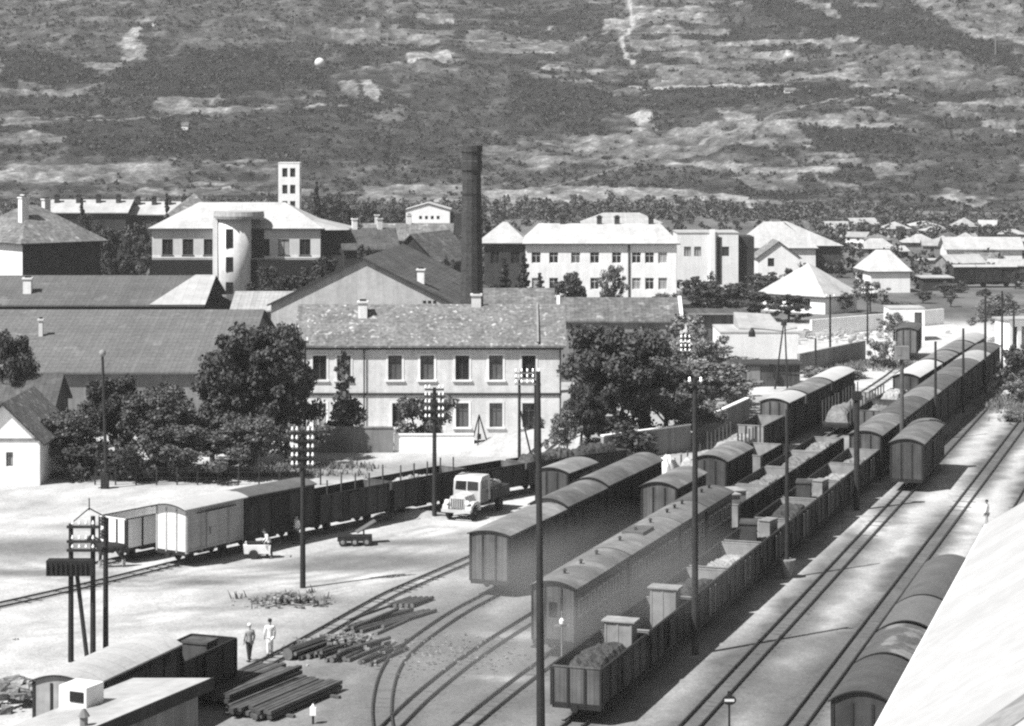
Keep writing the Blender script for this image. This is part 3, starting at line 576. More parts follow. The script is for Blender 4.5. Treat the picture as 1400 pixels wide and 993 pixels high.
def coach(root, L, nwin, W=2.2, eave=3.4, rise=.32, clere=False, roof='roof_grey'):
    underframe(root, L, W); wheelset(root, L, W); z0 = .85; y = W / 2
    def bd():
        b = MB()
        for s in (-1, 1): b.face([(-L / 2, s * y, z0), (L / 2, s * y, z0), (L / 2, s * y, eave), (-L / 2, s * y, eave)])
        for s in (-1, 1): b.face([(s * L / 2, -y, z0), (s * L / 2, y, z0)] + [(s * L / 2, q[0], q[1]) for q in reversed(arcpts(W, eave, rise - .02))], 1)
        b.face([(-L / 2, -y, z0), (L / 2, -y, z0), (L / 2, y, z0), (-L / 2, y, z0)], 2)
        for s in (-1, 1):
            for z in (1.75, 2.95): b.box(-L / 2, L / 2, s * (y + .012) - .01, s * (y + .012) + .01, z - .03, z + .03, 2)
            for yy in (-y + .04, -.42, .42, y - .04): b.box(s * (L / 2 + .02) - .018, s * (L / 2 + .02) + .018, yy - .04, yy + .04, z0, eave, 2)
        return b
    cpart(('cbd', L, W), 'body', bd, [M['coach'], M['coach_end'], M['iron']], root)
    rf = cpart(('crf', L, W), 'roof', lambda: roof_shell(L + .3, W + .24, eave, rise), [M[roof], M['iron']], root)
    for i in range(3):
        cpart(('vent',), 'roof_vent', lambda: MB().tube((0, 0, 0), (0, 0, .18), .07, .07, 8).tube((0, 0, .18), (0, 0, .26), .13, .04, 8), M['iron'], rf, (-L * .3 + L * .3 * i, 0, eave + rise + .0))
    if clere: cpart(('clr', L), 'roof_walkway', lambda: MB().box(-1.0, 1.0, -.6, .6, eave + rise - .02, eave + rise + .1), M['roof_dark'], rf, (0.4, 0, 0))
    def wf():
        b = MB()
        for x0, x1, z_0, z_1 in ((-.3, .3, -.42, -.36), (-.3, .3, .36, .42), (-.3, -.24, -.36, .36), (.24, .3, -.36, .36)): b.box(x0, x1, 0, .03, z_0, z_1)
        return b
    for s in (-1, 1):
        for i in range(nwin):
            x = -L / 2 + .75 + (L - 1.5) * i / (nwin - 1)
            o = cpart(('cwf',), 'window', wf, M['frame_pale'], root, (x, s * (y + .003), 2.38))
            if s < 0: o.rotation_euler = (0, 0, math.pi)
            cpart(('cwp',), 'pane', lambda: MB().box(-.24, .24, -.001, .012, -.36, .36), M['glass'], o)
    def ed(): return MB().box(-.05, 0, -.36, .36, .95, 2.95).box(-.07, -.05, -.2, .2, 2.0, 2.7, 1)
    for s in (-1, 1):
        o = cpart(('ced',), 'door', ed, [M['coach_end'], M['glass']], root, (s * (L / 2), 0, 0))
        if s > 0: o.rotation_euler = (0, 0, math.pi)
    for s in (-1, 1):
        for sx in (-1, 1):
            o = cpart(('stp',), 'step', lambda: MB().box(-.3, .3, .0, .25, .4, .45).box(-.3, -.26, .0, .04, .4, .85).box(.26, .3, .0, .04, .4, .85), M['iron'], root, (sx * (L / 2 - .5), s * (y - .12), 0))
            if s < 0: o.rotation_euler = (0, 0, math.pi)
def heap(name, label, loc, rz, L, W, h, m, group=None, cat='load', seed=0, peaks=1, flat=.5):
    nx_, ny_ = 22, 10; V = []; r = random.Random(seed)
    ph = r.uniform(0, 9)
    for j in range(ny_ + 1):
        for i in range(nx_ + 1):
            u, v = i / nx_ * 2 - 1, j / ny_ * 2 - 1
            e_ = (1 - abs(u) ** (10 if flat > .3 else 2)) * (1 - abs(v) ** (6 if flat > .3 else 2))
            z = h * e_ * (.92 + .08 * math.sin(ph + u * 3.1 * peaks + v) + .07 * r.uniform(-1, 1)) if 0 < i < nx_ and 0 < j < ny_ else 0
            V.append((u * L / 2, v * W / 2, z))
    Fq = [(j * (nx_ + 1) + i, j * (nx_ + 1) + i + 1, (j + 1) * (nx_ + 1) + i + 1, (j + 1) * (nx_ + 1) + i) for j in range(ny_) for i in range(nx_)]
    bnd = [i for i in range(nx_ + 1)] + [j * (nx_ + 1) + nx_ for j in range(1, ny_ + 1)] + [ny_ * (nx_ + 1) + i for i in range(nx_ - 1, -1, -1)] + [j * (nx_ + 1) for j in range(ny_ - 1, 0, -1)]
    me_ = bpy.data.meshes.new(name); me_.from_pydata(V, [], Fq + [tuple(reversed(bnd))]); me_.materials.append(M[m]); me_.update()
    return tag(link(name, me_, None, loc, rz), label, cat, group)
def wagon(kind, name, label, cat, track, y0, L, group, **k):
    t = TR[track]; s0 = t.s_of(y0); loc, rz = t.place(s0 + .15, s0 + L - .15)
    r = thing(name, label, cat, loc, rz, group); kind(r, L, **k); r['L'] = L; r['s0'] = s0; return r
def on(r, dx, dy, z):
    c, s_ = math.cos(r.rotation_euler.z), math.sin(r.rotation_euler.z)
    return (r.location.x + c * dx - s_ * dy, r.location.y + s_ * dx + c * dy, z)
def ylen(track, y0, y1): t = TR[track]; return round(t.s_of(y1) - t.s_of(y0), 1)

# --- long train of open wagons, then covered wagons behind it
G = 'open goods wagons of the long train'
cargo = [('coal', 'cab'), ('sack', 'cab'), ('coal', None), ('pale', None), ('crate', None), ('coal', None), ('crate', None), ('pale', None), ('mid', None)]
lab = ['grey open wagon heading the long train, heaped with coal before a pale brake hut', 'open wagon second in the long train, empty grey floor and pale brake hut', 'third wagon of the long open train, filled with dark coal behind the pale brake hut',
       'fourth wagon of the long open train, with a pale flat load', 'open wagon carrying a dark crate, fifth in the long train', 'coal wagon sixth in the long open train, beside the pole with the concrete foot',
       'open wagon with a pale floor and crate, seventh in the long train', 'eighth open wagon of the long train, pale load, near the thick dark pole', 'last open wagon of the long train, coupled to the first arched covered wagon']
y = 92.45
for i, (cg, cb) in enumerate(cargo):
    r = wagon(gondola, 'open_wagon', lab[i], 'open wagon', 'open', y, 6.95, G, body='box_grey' if i < 2 else 'box_dark', end='end_grey' if i == 0 else 'pale_wood', cabin='pale_wood' if cb else None, strap=i > 1, inside='pale_load' if cg in ('crate', 'pale') else 'mid_load')
    w_ = ORD[i]
    if cg == 'coal': heap('coal_load', f'heap of dark coal filling the {w_} wagon of the long open train', on(r, -.5 if cb else 0, 0, 1.021), r.rotation_euler.z, 5.6 if cb else 6.6, 2.08, 1.5 if i == 0 else 1.35, 'coal', 'loads in the open wagons', seed=i)
    if cg in ('pale', 'mid'): heap('mineral_load', f'{"pale" if cg == "pale" else "grey"} mineral load lying in the {w_} wagon of the long open train', on(r, 0, 0, 1.021), r.rotation_euler.z, 6.6, 2.0, 1.15, cg + '_load', 'loads in the open wagons', seed=i)
    if cg == 'crate':
        heap('mineral_load', f'uneven pale load under the crates of the {w_} wagon of the long open train', on(r, 0, 0, 1.021), r.rotation_euler.z, 6.6, 2.0, 1.05, ('mid_load', 'pale_load')[i % 2], 'loads in the open wagons', seed=120 + i)
        for k, (dx, dy, sz, mm) in enumerate(((-1.2, .2, .75, 'dark_wood'), (1.6, -.3, .55, 'pale_wood'))):
            b = MB(); b.box(-sz, sz, -sz * .6, sz * .6, 0, sz * 1.5)
            for q in (-1, 1): b.box(-sz - .03, sz + .03, q * sz * .6 - .02, q * sz * .6 + .02, sz * .3, sz * .45); b.box(-sz - .03, sz + .03, q * sz * .6 - .02, q * sz * .6 + .02, sz * 1.05, sz * 1.2)
            b.box(-sz - .05, sz + .05, -sz * .65, sz * .65, sz * 1.501, sz * 1.6)
            o = link('crate', b.mesh('crate', M[mm]), None, on(r, dx, dy, 1.95), r.rotation_euler.z + random.uniform(-.2, .2)); tag(o, f'{"large dark" if k == 0 else "small pale"} crate standing in the {w_} wagon of the long open train', 'crate', 'loads in the open wagons')
    if cg == 'sack':
        for k in range(5):
            b = MB(); b.lathe([(.02, 0), (.3, .02), (.36, .2), (.33, .42), (.2, .52), (.08, .6), (.1, .66)], 10)
            o = link('sack', b.mesh('sack', M['cloth_grey'], True), None, on(r, -3.0 + .55 * (k % 3), .55 - .6 * (k // 3), 1.021)); tag(o, 'pale sack standing in the second wagon of the long open train', 'sack', 'sacks in the second open wagon')
    y += 7.115
ys_ = [156.5, 166.7, 177.0, 184.0, 193.0, 199.4, 206.6, 214.6, 222.6]
lab = ['arched covered wagon behind the last open wagon, pale grey end showing', 'long covered wagon second behind the open train, beside the lone dark van', 'short covered wagon third behind the open train, passing the box-headed pole', 'fourth covered wagon behind the open train, dark arched roof edge', 'fifth covered wagon behind the open train, grey roof',
       'short sixth covered wagon behind the open train', 'covered wagon with a white roof band, seventh behind the open train', 'last covered wagon of the long train, dark side towards the platform']
for i in range(8):
    wagon(boxcar, 'covered_wagon', lab[i], 'covered wagon', 'open', ys_[i], ylen('open', ys_[i], ys_[i + 1]) - .5, 'covered wagons of the long train', body='box_dark', end='end_grey', roof='roof_pale' if i == 6 else ('roof_grey' if i % 2 == 0 else 'roof_dark'), rise=.32)
# --- passenger coaches and the wagons beyond them
cy = [104.0, 112.3, 121.4, 126.6, 132.2]
lab = ['nearest passenger coach, grey arched roof and dark end door, in the drifting smoke', 'second passenger coach, with a raised walkway on its roof', 'short third passenger coach with roof vents', 'last passenger coach, darker roof, before the pale open wagons']
for i in range(4):
    L = ylen('coach', cy[i], cy[i + 1]) - .4
    wagon(coach, 'passenger_coach', lab[i], 'coach', 'coach', cy[i], L, 'passenger coaches', nwin=max(5, int(L / 1.05)), clere=i == 1, roof='roof_dark' if i == 3 else 'roof_grey')
y = 133.6
for i in range(4):
    r = wagon(gondola, 'open_wagon', ['open wagon with pale crates, first behind the passenger coaches', 'second pale loaded open wagon behind the passenger coaches', 'third pale loaded open wagon behind the passenger coaches', 'fourth open wagon behind the coaches, beside the striped ground strip'][i], 'open wagon', 'coach', y, 7.4, 'open wagons behind the coaches', body='box_dark', end='pale_wood', top=2.3, inside='pale_load', strap=False)
    heap('mineral_load', f'pale mineral load in the {ORD[i]} open wagon behind the passenger coaches', on(r, 0, 0, 1.021), r.rotation_euler.z, 7.0, 2.0, 1.2, 'mid_load', 'pale loads behind the coaches', seed=40 + i)
    y += 7.4
for i in range(2):
    o = link('crate', MB().box(-.5, .5, -.8, .8, 0, 1.0).box(-.55, .55, -.85, .85, 1.001, 1.08).mesh('crate', M['pale_wood']), None, on(bpy.data.objects['mineral_load'], 0, 0, 0)); o.location = on([q for q in bpy.data.objects if q.name.startswith('open_wagon') and 'first behind the passenger' in q.get('label', '')][0], -2.4 + i * 1.5, 0, 1.75); o.rotation_euler.z = .35
    tag(o, ['near', 'far'][i] + ' one of two pale crates on the first open wagon behind the coaches', 'crate', 'crates behind the coaches')
for i, (y0, y1, ld) in enumerate(((177.5, 184.2, 'mid'), (184.7, 193, 'pale'))):
    r = wagon(gondola, 'open_wagon', ['grey loaded open wagon before the heaped pale one, far down the coach track', 'open wagon with a high pale heap in front of the white roofed van'][i], 'open wagon', 'coach', y0, ylen('coach', y0, y1) - .4, 'far open wagons of the coach track', body='box_dark', end='end_grey', strap=False)
    heap('mineral_load', ['grey load in the far open wagon of the coach track', 'high pale heap in the far open wagon before the white roofed van'][i], on(r, 0, 0, 1.021), r.rotation_euler.z, 6.2, 2.0, 1.3 + .5 * i, ld + '_load', 'far loads on the coach track', seed=50 + i)
for i, (y0, y1, rf) in enumerate(((193.6, 205.5, 'roof_white'), (206.2, 214.5, 'roof_grey'), (215, 224, 'roof_grey'), (224.6, 233, 'roof_pale'))):
    wagon(boxcar, 'covered_wagon', ['white roofed covered wagon beyond the high pale heap', 'grey covered wagon behind the white roofed one, far coach track', 'second grey covered wagon on the far coach track', 'last pale roofed covered wagon on the far coach track'][i], 'covered wagon', 'coach', y0, ylen('coach', y0, y1) - .5, 'covered wagons of the far coach track', body='box_dark', end='end_grey', roof=rf, rise=.32)
# --- track left of the coaches
wagon(boxcar, 'covered_wagon', 'short grey van with a plain curved roof left of the coaches', 'covered wagon', 'empty', 133.5, 6.4, 'vans left of the coaches', body='box_dark', end='end_grey', roof='roof_grey', rise=.35)
wagon(boxcar, 'covered_wagon', 'dark van with a low pale end panel and curved roof, behind the short grey van', 'covered wagon', 'empty', 144.3, 6.6, 'vans left of the coaches', body='box_dark', end='end_dark', roof='roof_grey', rise=.4)
r = wagon(gondola, 'open_wagon', 'small open wagon with a pale striped end beyond the dark van', 'open wagon', 'empty', 153.2, 6.0, 'open wagons left of the coaches', body='box_dark', end='pale_wood', strap=False)
for i, y0 in enumerate((180.5, 188.0)):
    r = wagon(flatcar, 'flat_wagon', ['staked flat wagon with a grey load, near the bending siding', 'second staked flat wagon behind the first on the middle track'][i], 'flat wagon', 'empty', y0, 7.0, 'staked flat wagons', stakes=6, stake_h=1.9)
    heap('mineral_load', ['grey load between stakes of the near staked flat wagon', 'lower grey load between stakes of the far staked flat wagon'][i], on(r, 0, 0, 1.052), r.rotation_euler.z, 6.6, 2.0, 1.15 - .1 * i, 'mid_load', 'loads on staked wagons', seed=60 + i)
# --- track with the grey vans
vy = [117.9, 126.5, 133.3, 143.9]
for i in range(3):
    wagon(boxcar, 'covered_wagon', ['nearest grey van, plain double-door end towards the viewer', 'short second van behind the nearest grey one, roof edge pale', 'long dark third van of the grey van row'][i], 'covered wagon', 'van', vy[i], ylen('van', vy[i], vy[i + 1]) - .4, 'row of grey vans', body='box_grey' if i == 0 else 'box_dark', end='pale_wood' if i else 'end_grey', roof='roof_grey', rise=(.22, .42, .45)[i], eave=3.35 + .1 * i)
r = wagon(flatcar, 'flat_wagon', 'flat wagon under a white tarpaulin behind the row of grey vans', 'flat wagon', 'van', 145.0, 6.8, 'staked flat wagons', stakes=4, stake_h=.6)
heap('tarpaulin', 'white tarpaulin humped over the flat wagon behind the grey vans', on(r, 0, 0, 1.052), r.rotation_euler.z, 6.0, 2.1, 2.2, 'cloth_white', cat='tarpaulin', seed=71, peaks=1, flat=.2)
for i, (y0, st_) in enumerate(((153.0, 5), (160.8, 7))):
    r = wagon(flatcar, 'flat_wagon', ['staked flat wagon with pale stones, next to the garden wall', 'flat wagon with tall dark stakes before the white roofed vans'][i], 'flat wagon', 'van', y0, 7.2, 'staked flat wagons', stakes=st_, stake_h=1.3 + .6 * i)
    heap('mineral_load', ['pale stones on the staked wagon beside the garden wall', 'pale stones behind the tall dark stakes'][i], on(r, 0, 0, 1.052), r.rotation_euler.z, 6.8, 2.0, 1.1, 'pale_load', 'loads on staked wagons', seed=80 + i)
r = wagon(gondola, 'open_wagon', 'open wagon with a pale end just before the white roofed van', 'open wagon', 'van', 168.6, 6.2, 'open wagons left of the coaches', body='box_dark', end='pale_wood', strap=False)
for i, (y0, y1, rf) in enumerate(((175.5, 181.2, 'roof_white'), (181.6, 190.2, 'roof_grey'), (190.6, 199.6, 'roof_white'))):
    wagon(boxcar, 'covered_wagon', ['white roofed van with a grey arched end, beyond the staked wagons', 'grey roofed van between two white roofed ones', 'last van of the far row, white roof and dark side'][i], 'covered wagon', 'van', y0, ylen('van', y0, y1) - .4, 'far row of vans', body='box_dark', end='end_grey', roof=rf, rise=.32)
wagon(boxcar, 'brake_van', 'small dark van standing alone on the bend before the white ground', 'brake van', 'van', 239.0, 7.0, None, body='box_dark', end='end_grey', roof='roof_dark')
# --- side track
wagon(boxcar, 'covered_wagon', 'small dark sided van behind the pale truck', 'covered wagon', 'side', 139.5, 4.8, None, body='box_dark', end='end_dark', roof='roof_grey')
wagon(boxcar, 'covered_wagon', 'white roofed boxcar behind the white flat roofed house', 'covered wagon', 'side', 86.0, 7.4, None, body='box_dark', end='pale_wood', roof='roof_pale', W=2.5, rise=.35)
r = wagon(gondola, 'open_wagon', 'dark open wagon behind the white roofed boxcar', 'open wagon', 'side', 93.6, 4.9, None, body='iron', end='iron', inside='pale_load', strap=False)
b = MB().box(-.5, .5, -.6, .6, 0, 1.35).box(-.55, .55, -.65, .65, 1.351, 1.45).box(-.56, -.5, -.1, .1, .5, .9); tag(link('crate', b.mesh('crate', M['dark_wood']), None, on(r, 1.5, .2, 1.021), r.rotation_euler.z), 'tall dark crate standing in the dark open wagon behind the white roofed boxcar', 'crate')
# --- yard siding
wagon(boxcar, 'covered_wagon', 'white covered wagon with a bright blank end, in front of the dark van', 'covered wagon', 'yard', 126.3, 4.9, 'white wagons', body='white_side', end='white_wagon', trim='white_side', hatch=False, oh=.34, roof='roof_white', rise=.25, W=2.35)
wagon(gondola, 'open_wagon', 'low white open wagon behind the horse and the white covered wagon', 'open wagon', 'back', 127.4, 5.0, 'white wagons', body='white_wagon', end='white_wagon', top=2.55, strap=False, inside='pale_load', doors=False)
wagon(boxcar, 'covered_wagon', 'dark van coupled behind the white wagon', 'covered wagon', 'yard', 130.6, 6.1, None, body='box_dark', end='end_dark', roof='roof_dark', rise=.25)
t = TR['yard']; s_ = t.s_of(130.6) + 6.6
for i in range(5):
    L = (6.5, 7.2, 5.4, 5.6, 4.6)[i]; loc, rz = t.place(s_ + .15, s_ + L - .15)
    r = thing('open_wagon', ['dark open wagon coupled behind the dark van on the yard siding', 'second dark open wagon of the yard siding, with thin stakes', 'third dark open wagon of the yard siding, behind the pale truck', 'fourth dark open wagon of the yard siding, in front of the white bank', 'last dark open wagon of the yard siding, near the double pole'][i], 'open wagon', loc, rz, 'dark open wagons of the yard siding')
    gondola(r, L, body='box_dark', end='end_grey', strap=False, top=2.5 if i < 2 else 2.2)
    if i < 2:
        for k in range(5):
            for q in (-1,): cpart(('ystk',), 'stake', lambda: MB().box(-.035, .035, -.035, .035, 1.0, 3.7), M['dark_wood'], r, (-L / 2 + .8 + k * 1.3, q * 1.02, random.uniform(-.3, .1)))
    if i == 1: heap('mineral_load', 'pale load showing over the second dark wagon of the yard siding', on(r, 0, 0, 1.021), rz, 5.0, 2.0, 1.4, 'pale_load', None, seed=90)
    if i >= 3: heap('scrap_load', ['dark scrap heaped on the fourth dark wagon of the yard siding', 'dark scrap heaped on the last wagon of the yard siding'][i - 3], on(r, 0, 0, 1.021), rz, L - .5, 2.0, 1.7, 'coal', None, seed=91 + i)
    s_ += L + .45
# --- lone van on the running track and the platform train
wagon(boxcar, 'covered_wagon', 'lone dark van standing on the running track right of the long train', 'covered wagon', 'free', 152.2, 11.4, None, body='box_dark', end='end_dark', roof='roof_grey', rise=.35)
for i, (y0, y1) in enumerate(((83.06, 88.9), (89.2, 94.4), (95.0, 100.1), (100.4, 109.9))):
    wagon(boxcar, 'covered_wagon', ['nearest covered wagon under the white station roof, ribbed dark roof', 'second covered wagon beside the station roof, worn ribbed roof', 'third covered wagon beside the station roof, smooth grey roof', 'longest covered wagon beside the station roof, far end of its row'][i], 'covered wagon', 'platform', y0, ylen('platform', y0, y1) - .3, 'covered wagons beside the station roof', body='box_dark', end='box_dark', roof=['roof_ribbed', 'roof_ribbed2', 'roof_plain', 'roof_plain2'][i], rise=.5, W=2.35)
for i in range(2):
    loc = gp(1328 + i * 32, 393); r = thing('covered_wagon', ['tiny far dark wagon left of its twin by the distant shed', 'tiny far dark wagon right of its twin by the distant shed'][i], 'covered wagon', loc, .12, 'far wagons'); boxcar(r, 6.5, body='box_dark', end='end_dark', roof='roof_pale')
# ---------------------------------------------------------------- buildings (local x along the front, y into the depth, z up)
def wall_side(b, o, u, inn, L, z0, z1, holes, m=0, dep=.2):
    o, u, inn = Vector(o), Vector(u), Vector(inn)
    us = sorted({0, L} | {h[0] for h in holes} | {h[1] for h in holes}); zs = sorted({z0, z1} | {h[2] for h in holes} | {h[3] for h in holes})
    P = lambda a_, z, d=0.0: o + u * a_ + inn * d + Vector((0, 0, z))
    for i in range(len(us) - 1):
        for j in range(len(zs) - 1):
            c, d = (us[i] + us[i + 1]) / 2, (zs[j] + zs[j + 1]) / 2
            if any(h[0] < c < h[1] and h[2] < d < h[3] for h in holes): continue
            b.face([P(us[i], zs[j]), P(us[i + 1], zs[j]), P(us[i + 1], zs[j + 1]), P(us[i], zs[j + 1])], m)
    for h in holes:
        a0, a1, c0, c1 = h[:4]
        for q in (((a0, c0), (a1, c0)), ((a1, c0), (a1, c1)), ((a1, c1), (a0, c1)), ((a0, c1), (a0, c0))):
            b.face([P(q[0][0], q[0][1]), P(q[1][0], q[1][1]), P(q[1][0], q[1][1], dep), P(q[0][0], q[0][1], dep)], m)
def roof_mb(kind, W, D, z0, rise, o=.4, th=.16, ridge=None):
    b = MB(); x0, x1, y0, y1 = -o, W + o, -o, D + o; zr = z0 + rise
    dz = -rise * o / (D / 2 if kind in ('gx', 'hip') else W / 2) if kind != 'flat' else 0
    if kind == 'gx':
        yc = D / 2; b.extr([(y0, z0 + dz), (yc, zr), (y1, z0 + dz), (y1, z0 + dz - th), (yc, zr - th), (y0, z0 + dz - th)], x0, x1, 0, 0, 1)
    elif kind == 'gy':
        xc = W / 2; b.extr([(x0, z0 + dz), (xc, zr), (x1, z0 + dz), (x1, z0 + dz - th), (xc, zr - th), (x0, z0 + dz - th)], y0, y1, 0, 1, 1)
    elif kind == 'hip':
        r = ridge if ridge is not None else max(W - D, .2)
        A_, B_ = ((W - r) / 2, D / 2, zr), ((W + r) / 2, D / 2, zr); ze = z0 + dz
        c = [(x0, y0, ze), (x1, y0, ze), (x1, y1, ze), (x0, y1, ze)]; lo = [(p[0], p[1], p[2] - th) for p in c]
        b.face([c[0], c[1], B_, A_]); b.face([c[1], c[2], B_]); b.face([c[2], c[3], A_, B_]); b.face([c[3], c[0], A_])
        for i in range(4): b.face([lo[i], lo[(i + 1) % 4], c[(i + 1) % 4], c[i]], 1)
        b.face(list(reversed(lo)), 1)
    elif kind == 'mono':                        # falls towards +x side by rise
        b.hexa([(x0, y0, z0 + .002), (x1, y0, z0 + .002 - rise), (x1, y1, z0 + .002 - rise), (x0, y1, z0 + .002), (x0, y0, z0 + th), (x1, y0, z0 + th - rise), (x1, y1, z0 + th - rise), (x0, y1, z0 + th)])
    else:
        b.box(x0, x1, y0, y1, z0 + .002, z0 + th)
    return b
def win(root, o, u, h, inn, style='cross', fm='frame_dark', dep=.2):
    a0, a1, c0, c1 = h[:4]; o, u, inn = Vector(o), Vector(u), Vector(inn)
    w_, hh = a1 - a0, c1 - c0; rz = math.atan2(u.y, u.x); pos = o + u * a0 + inn * (dep - .01) + Vector((0, 0, c0))
    t = .07
    def fr():
        b = MB(); b.box(.002, t, -.05, 0, .002, hh - .002); b.box(w_ - t, w_ - .002, -.05, 0, .002, hh - .002); b.box(t, w_ - t, -.05, 0, .002, t); b.box(t, w_ - t, -.05, 0, hh - t, hh - .002)
        if style != 'plain': b.box(w_ / 2 - .035, w_ / 2 + .035, -.05, 0, t, hh - t)
        if style == 'cross': b.box(t, w_ / 2 - .035, -.045, 0, hh * .66, hh * .66 + .06); b.box(w_ / 2 + .035, w_ - t, -.045, 0, hh * .66, hh * .66 + .06)
        if style == 'sill': b.box(-.12, w_ + .12, -.30, -.19, -.1, -.002)
        return b
    f = link('window', CACHE.setdefault(('wf', round(w_, 3), round(hh, 3), style, fm), None) or fr().mesh('window_frame', M[fm]), root, pos, rz); CACHE[('wf', round(w_, 3), round(hh, 3), style, fm)] = f.data
    gm = random.choices(('glass', 'glass_pale', 'curtain', 'dark_open'), (5, 2, 2, 3))[0]; k = ('wp', gm, round(w_, 3), round(hh, 3))
    if k not in CACHE: CACHE[k] = MB().face([(0, -.012, 0), (w_, -.012, 0), (w_, -.012, hh), (0, -.012, hh)]).mesh('pane', M[gm])
    link('pane', CACHE[k], f); return f
M['frame_dark'] = mat('dark_window_frame', .06, .7, .2, 3); M['frame_white'] = mat('white_window_frame', .6, .6, .1, 3)
def building(name, label, cat, loc, rz, W, D, Hh, roof=('gx', 2), wm='plaster', rm='tile', front=(), right=(), left=(), back=(), style='cross', fm='frame_dark', o=.4, chim=(), group=None, chm='plaster', door=None, ridge=None, th=.16):
    r = thing(name, label, cat, loc, rz, group); b = MB()
    S4 = {'front': ((0, 0, 0), (1, 0, 0), (0, 1, 0), W, front), 'right': ((W, 0, 0), (0, 1, 0), (-1, 0, 0), D, right), 'back': ((W, D, 0), (-1, 0, 0), (0, -1, 0), W, back), 'left': ((0, D, 0), (0, -1, 0), (1, 0, 0), D, left)}
    for k, (o_, u_, i_, l_, hs) in S4.items(): wall_side(b, o_, u_, i_, l_, 0, Hh, list(hs) + ([door] if door and k == 'front' else []), dep=.2)
    kind, rise = roof[0], roof[1]
    if kind == 'gx':
        for x in (0, W): b.face([(x, 0, Hh), (x, D, Hh), (x, D / 2, Hh + rise - .165)])
    if kind == 'gy':
        for y in (0, D): b.face([(0, y, Hh), (W, y, Hh), (W / 2, y, Hh + rise - .165)])
    part('wall', b, M[wm], r)
    rf = part('roof', roof_mb(kind, W, D, Hh + (.03 if kind in ('gx', 'gy', 'hip') else 0), rise, o, th, ridge), [M[rm], M['wall_dark']], r)
    for k, (o_, u_, i_, l_, hs) in S4.items():
        for h in hs: win(r, o_, u_, h, i_, style, fm)
    if door: part('door', MB().box(door[0] + .01, door[1] - .01, .1, .16, door[2] + .01, door[3] - .01).box(door[0] + .1, door[1] - .1, .08, .1, door[2] + 1.2, door[3] - .2), M['dark_wood'], r)
    for (cx_, cy_, cw, z0, z1) in chim:
        part('chimney', MB().box(cx_ - cw / 2, cx_ + cw / 2, cy_ - cw / 2, cy_ + cw / 2, z0, z1).box(cx_ - cw / 2 - .1, cx_ + cw / 2 + .1, cy_ - cw / 2 - .1, cy_ + cw / 2 + .1, z1 + .001, z1 + .15).box(cx_ - cw / 3, cx_ + cw / 3, cy_ - cw / 3, cy_ + cw / 3, z1 + .151, z1 + .3, 1), [M[chm], M['dark_open']], rf)
    r['W'] = W; r['D'] = D; return r
def wins(cs, w_, z0, z1): return [(c - w_ / 2, c + w_ / 2, z0, z1) for c in cs]
def px2(cs, x0, Y): return [xat(c, Y) - x0 for c in cs]
# two storey railway house
Yb = 180; X0 = xat(408, Yb); W = xat(767, Yb) - X0
up = wins(px2((437, 470, 540, 584, 632, 678, 723), X0, Yb), 1.12, 4.62, 6.62); lo = wins(px2((437, 470, 545, 590, 632, 678, 723), X0, Yb), 1.05, .75, 2.72)
r = building('railway_house', 'two storey plastered railway house with mottled tile roof and two rows of windows', 'house', (X0, Yb, 0), 0, W, 9.2, 7.7, ('gx', 2.75), 'plaster', 'tile_mottled', front=up + lo, right=wins((2.5, 6.5), 1, 4.6, 6.6), style='cross', o=.45,
    chim=((xat(497, 184) - X0, 3.2, .75, 9.0, 10.7), (xat(651, 184) - X0, 4.6, .8, 9.9, 11.2)))
part('string_course', MB().box(-.05, W + .05, -.10, -.003, 3.36, 3.56), M['wall_dark'], r); part('cornice', MB().box(-.3, W + .3, -.32, -.003, 7.3, 7.52).box(-.2, W + .2, -.18, -.003, 7.12, 7.298), M['wall_dark'], r)
for x in (.06, xat(498, Yb) - X0, W - .06): part('drainpipe', MB().tube((x, -.16, .1), (x, -.16, 7.3), .06), M['iron'], r)
for h in up + lo: part('window_surround', MB().box(h[0] - .18, h[0] - .003, -.035, -.003, h[2], h[3] + .15).box(h[1] + .003, h[1] + .18, -.035, -.003, h[2], h[3] + .15).box(h[0] - .001, h[1] + .001, -.035, -.003, h[3] + .003, h[3] + .15).box(h[0] - .25, h[1] + .25, -.14, -.003, h[2] - .14, h[2] - .003), M['white'], r)
for i in (): h = up[i]; part('shutter', MB().box(h[1] + .05, h[1] + .09, -.62, -.05, h[2], h[3]).box(h[0] - .09, h[0] - .05, -.62, -.05, h[2], h[3]), M['frame_pale'], r)
part('roof_parapet', MB().beam((xat(735, 182) - X0, -.40, 7.75), (xat(735, 182) - X0, 4.6, 10.56), .16, .14), M['pale_wood'], r)
# long tile roofed sheds at the edge of the trees
building('long_shed', 'low long shed whose broad plain tile roof spreads behind the garden trees', 'shed', (-75, 184.5, 0), 0, 52.0, 30, 4.9, ('gx', 3.9), 'stone_grey', 'tile_smooth', o=.5, chim=((xat(57, 193) + 75, 8.2, .35, 6.6, 8.4),))
r = building('long_shed', 'gabled long shed with a pale strip of roofing at its dark gable end', 'shed', (-85, 217, 0), 0, 54.3, 15.5, 7.95, ('gx', 2.3), 'wall_dark', 'tile_smooth', o=.4, chim=((xat(38, 220) + 85, 3.0, .8, 8.3, 10.2),))
part('pale_roofing', MB().hexa([(49.2, -.44, 7.89), (54.72, -.44, 7.89), (54.72, 7.7, 10.30), (52.6, 7.7, 10.30), (49.2, -.44, 7.93), (54.72, -.44, 7.93), (54.72, 7.7, 10.34), (52.6, 7.7, 10.34)]), M['roof_pale'], r)
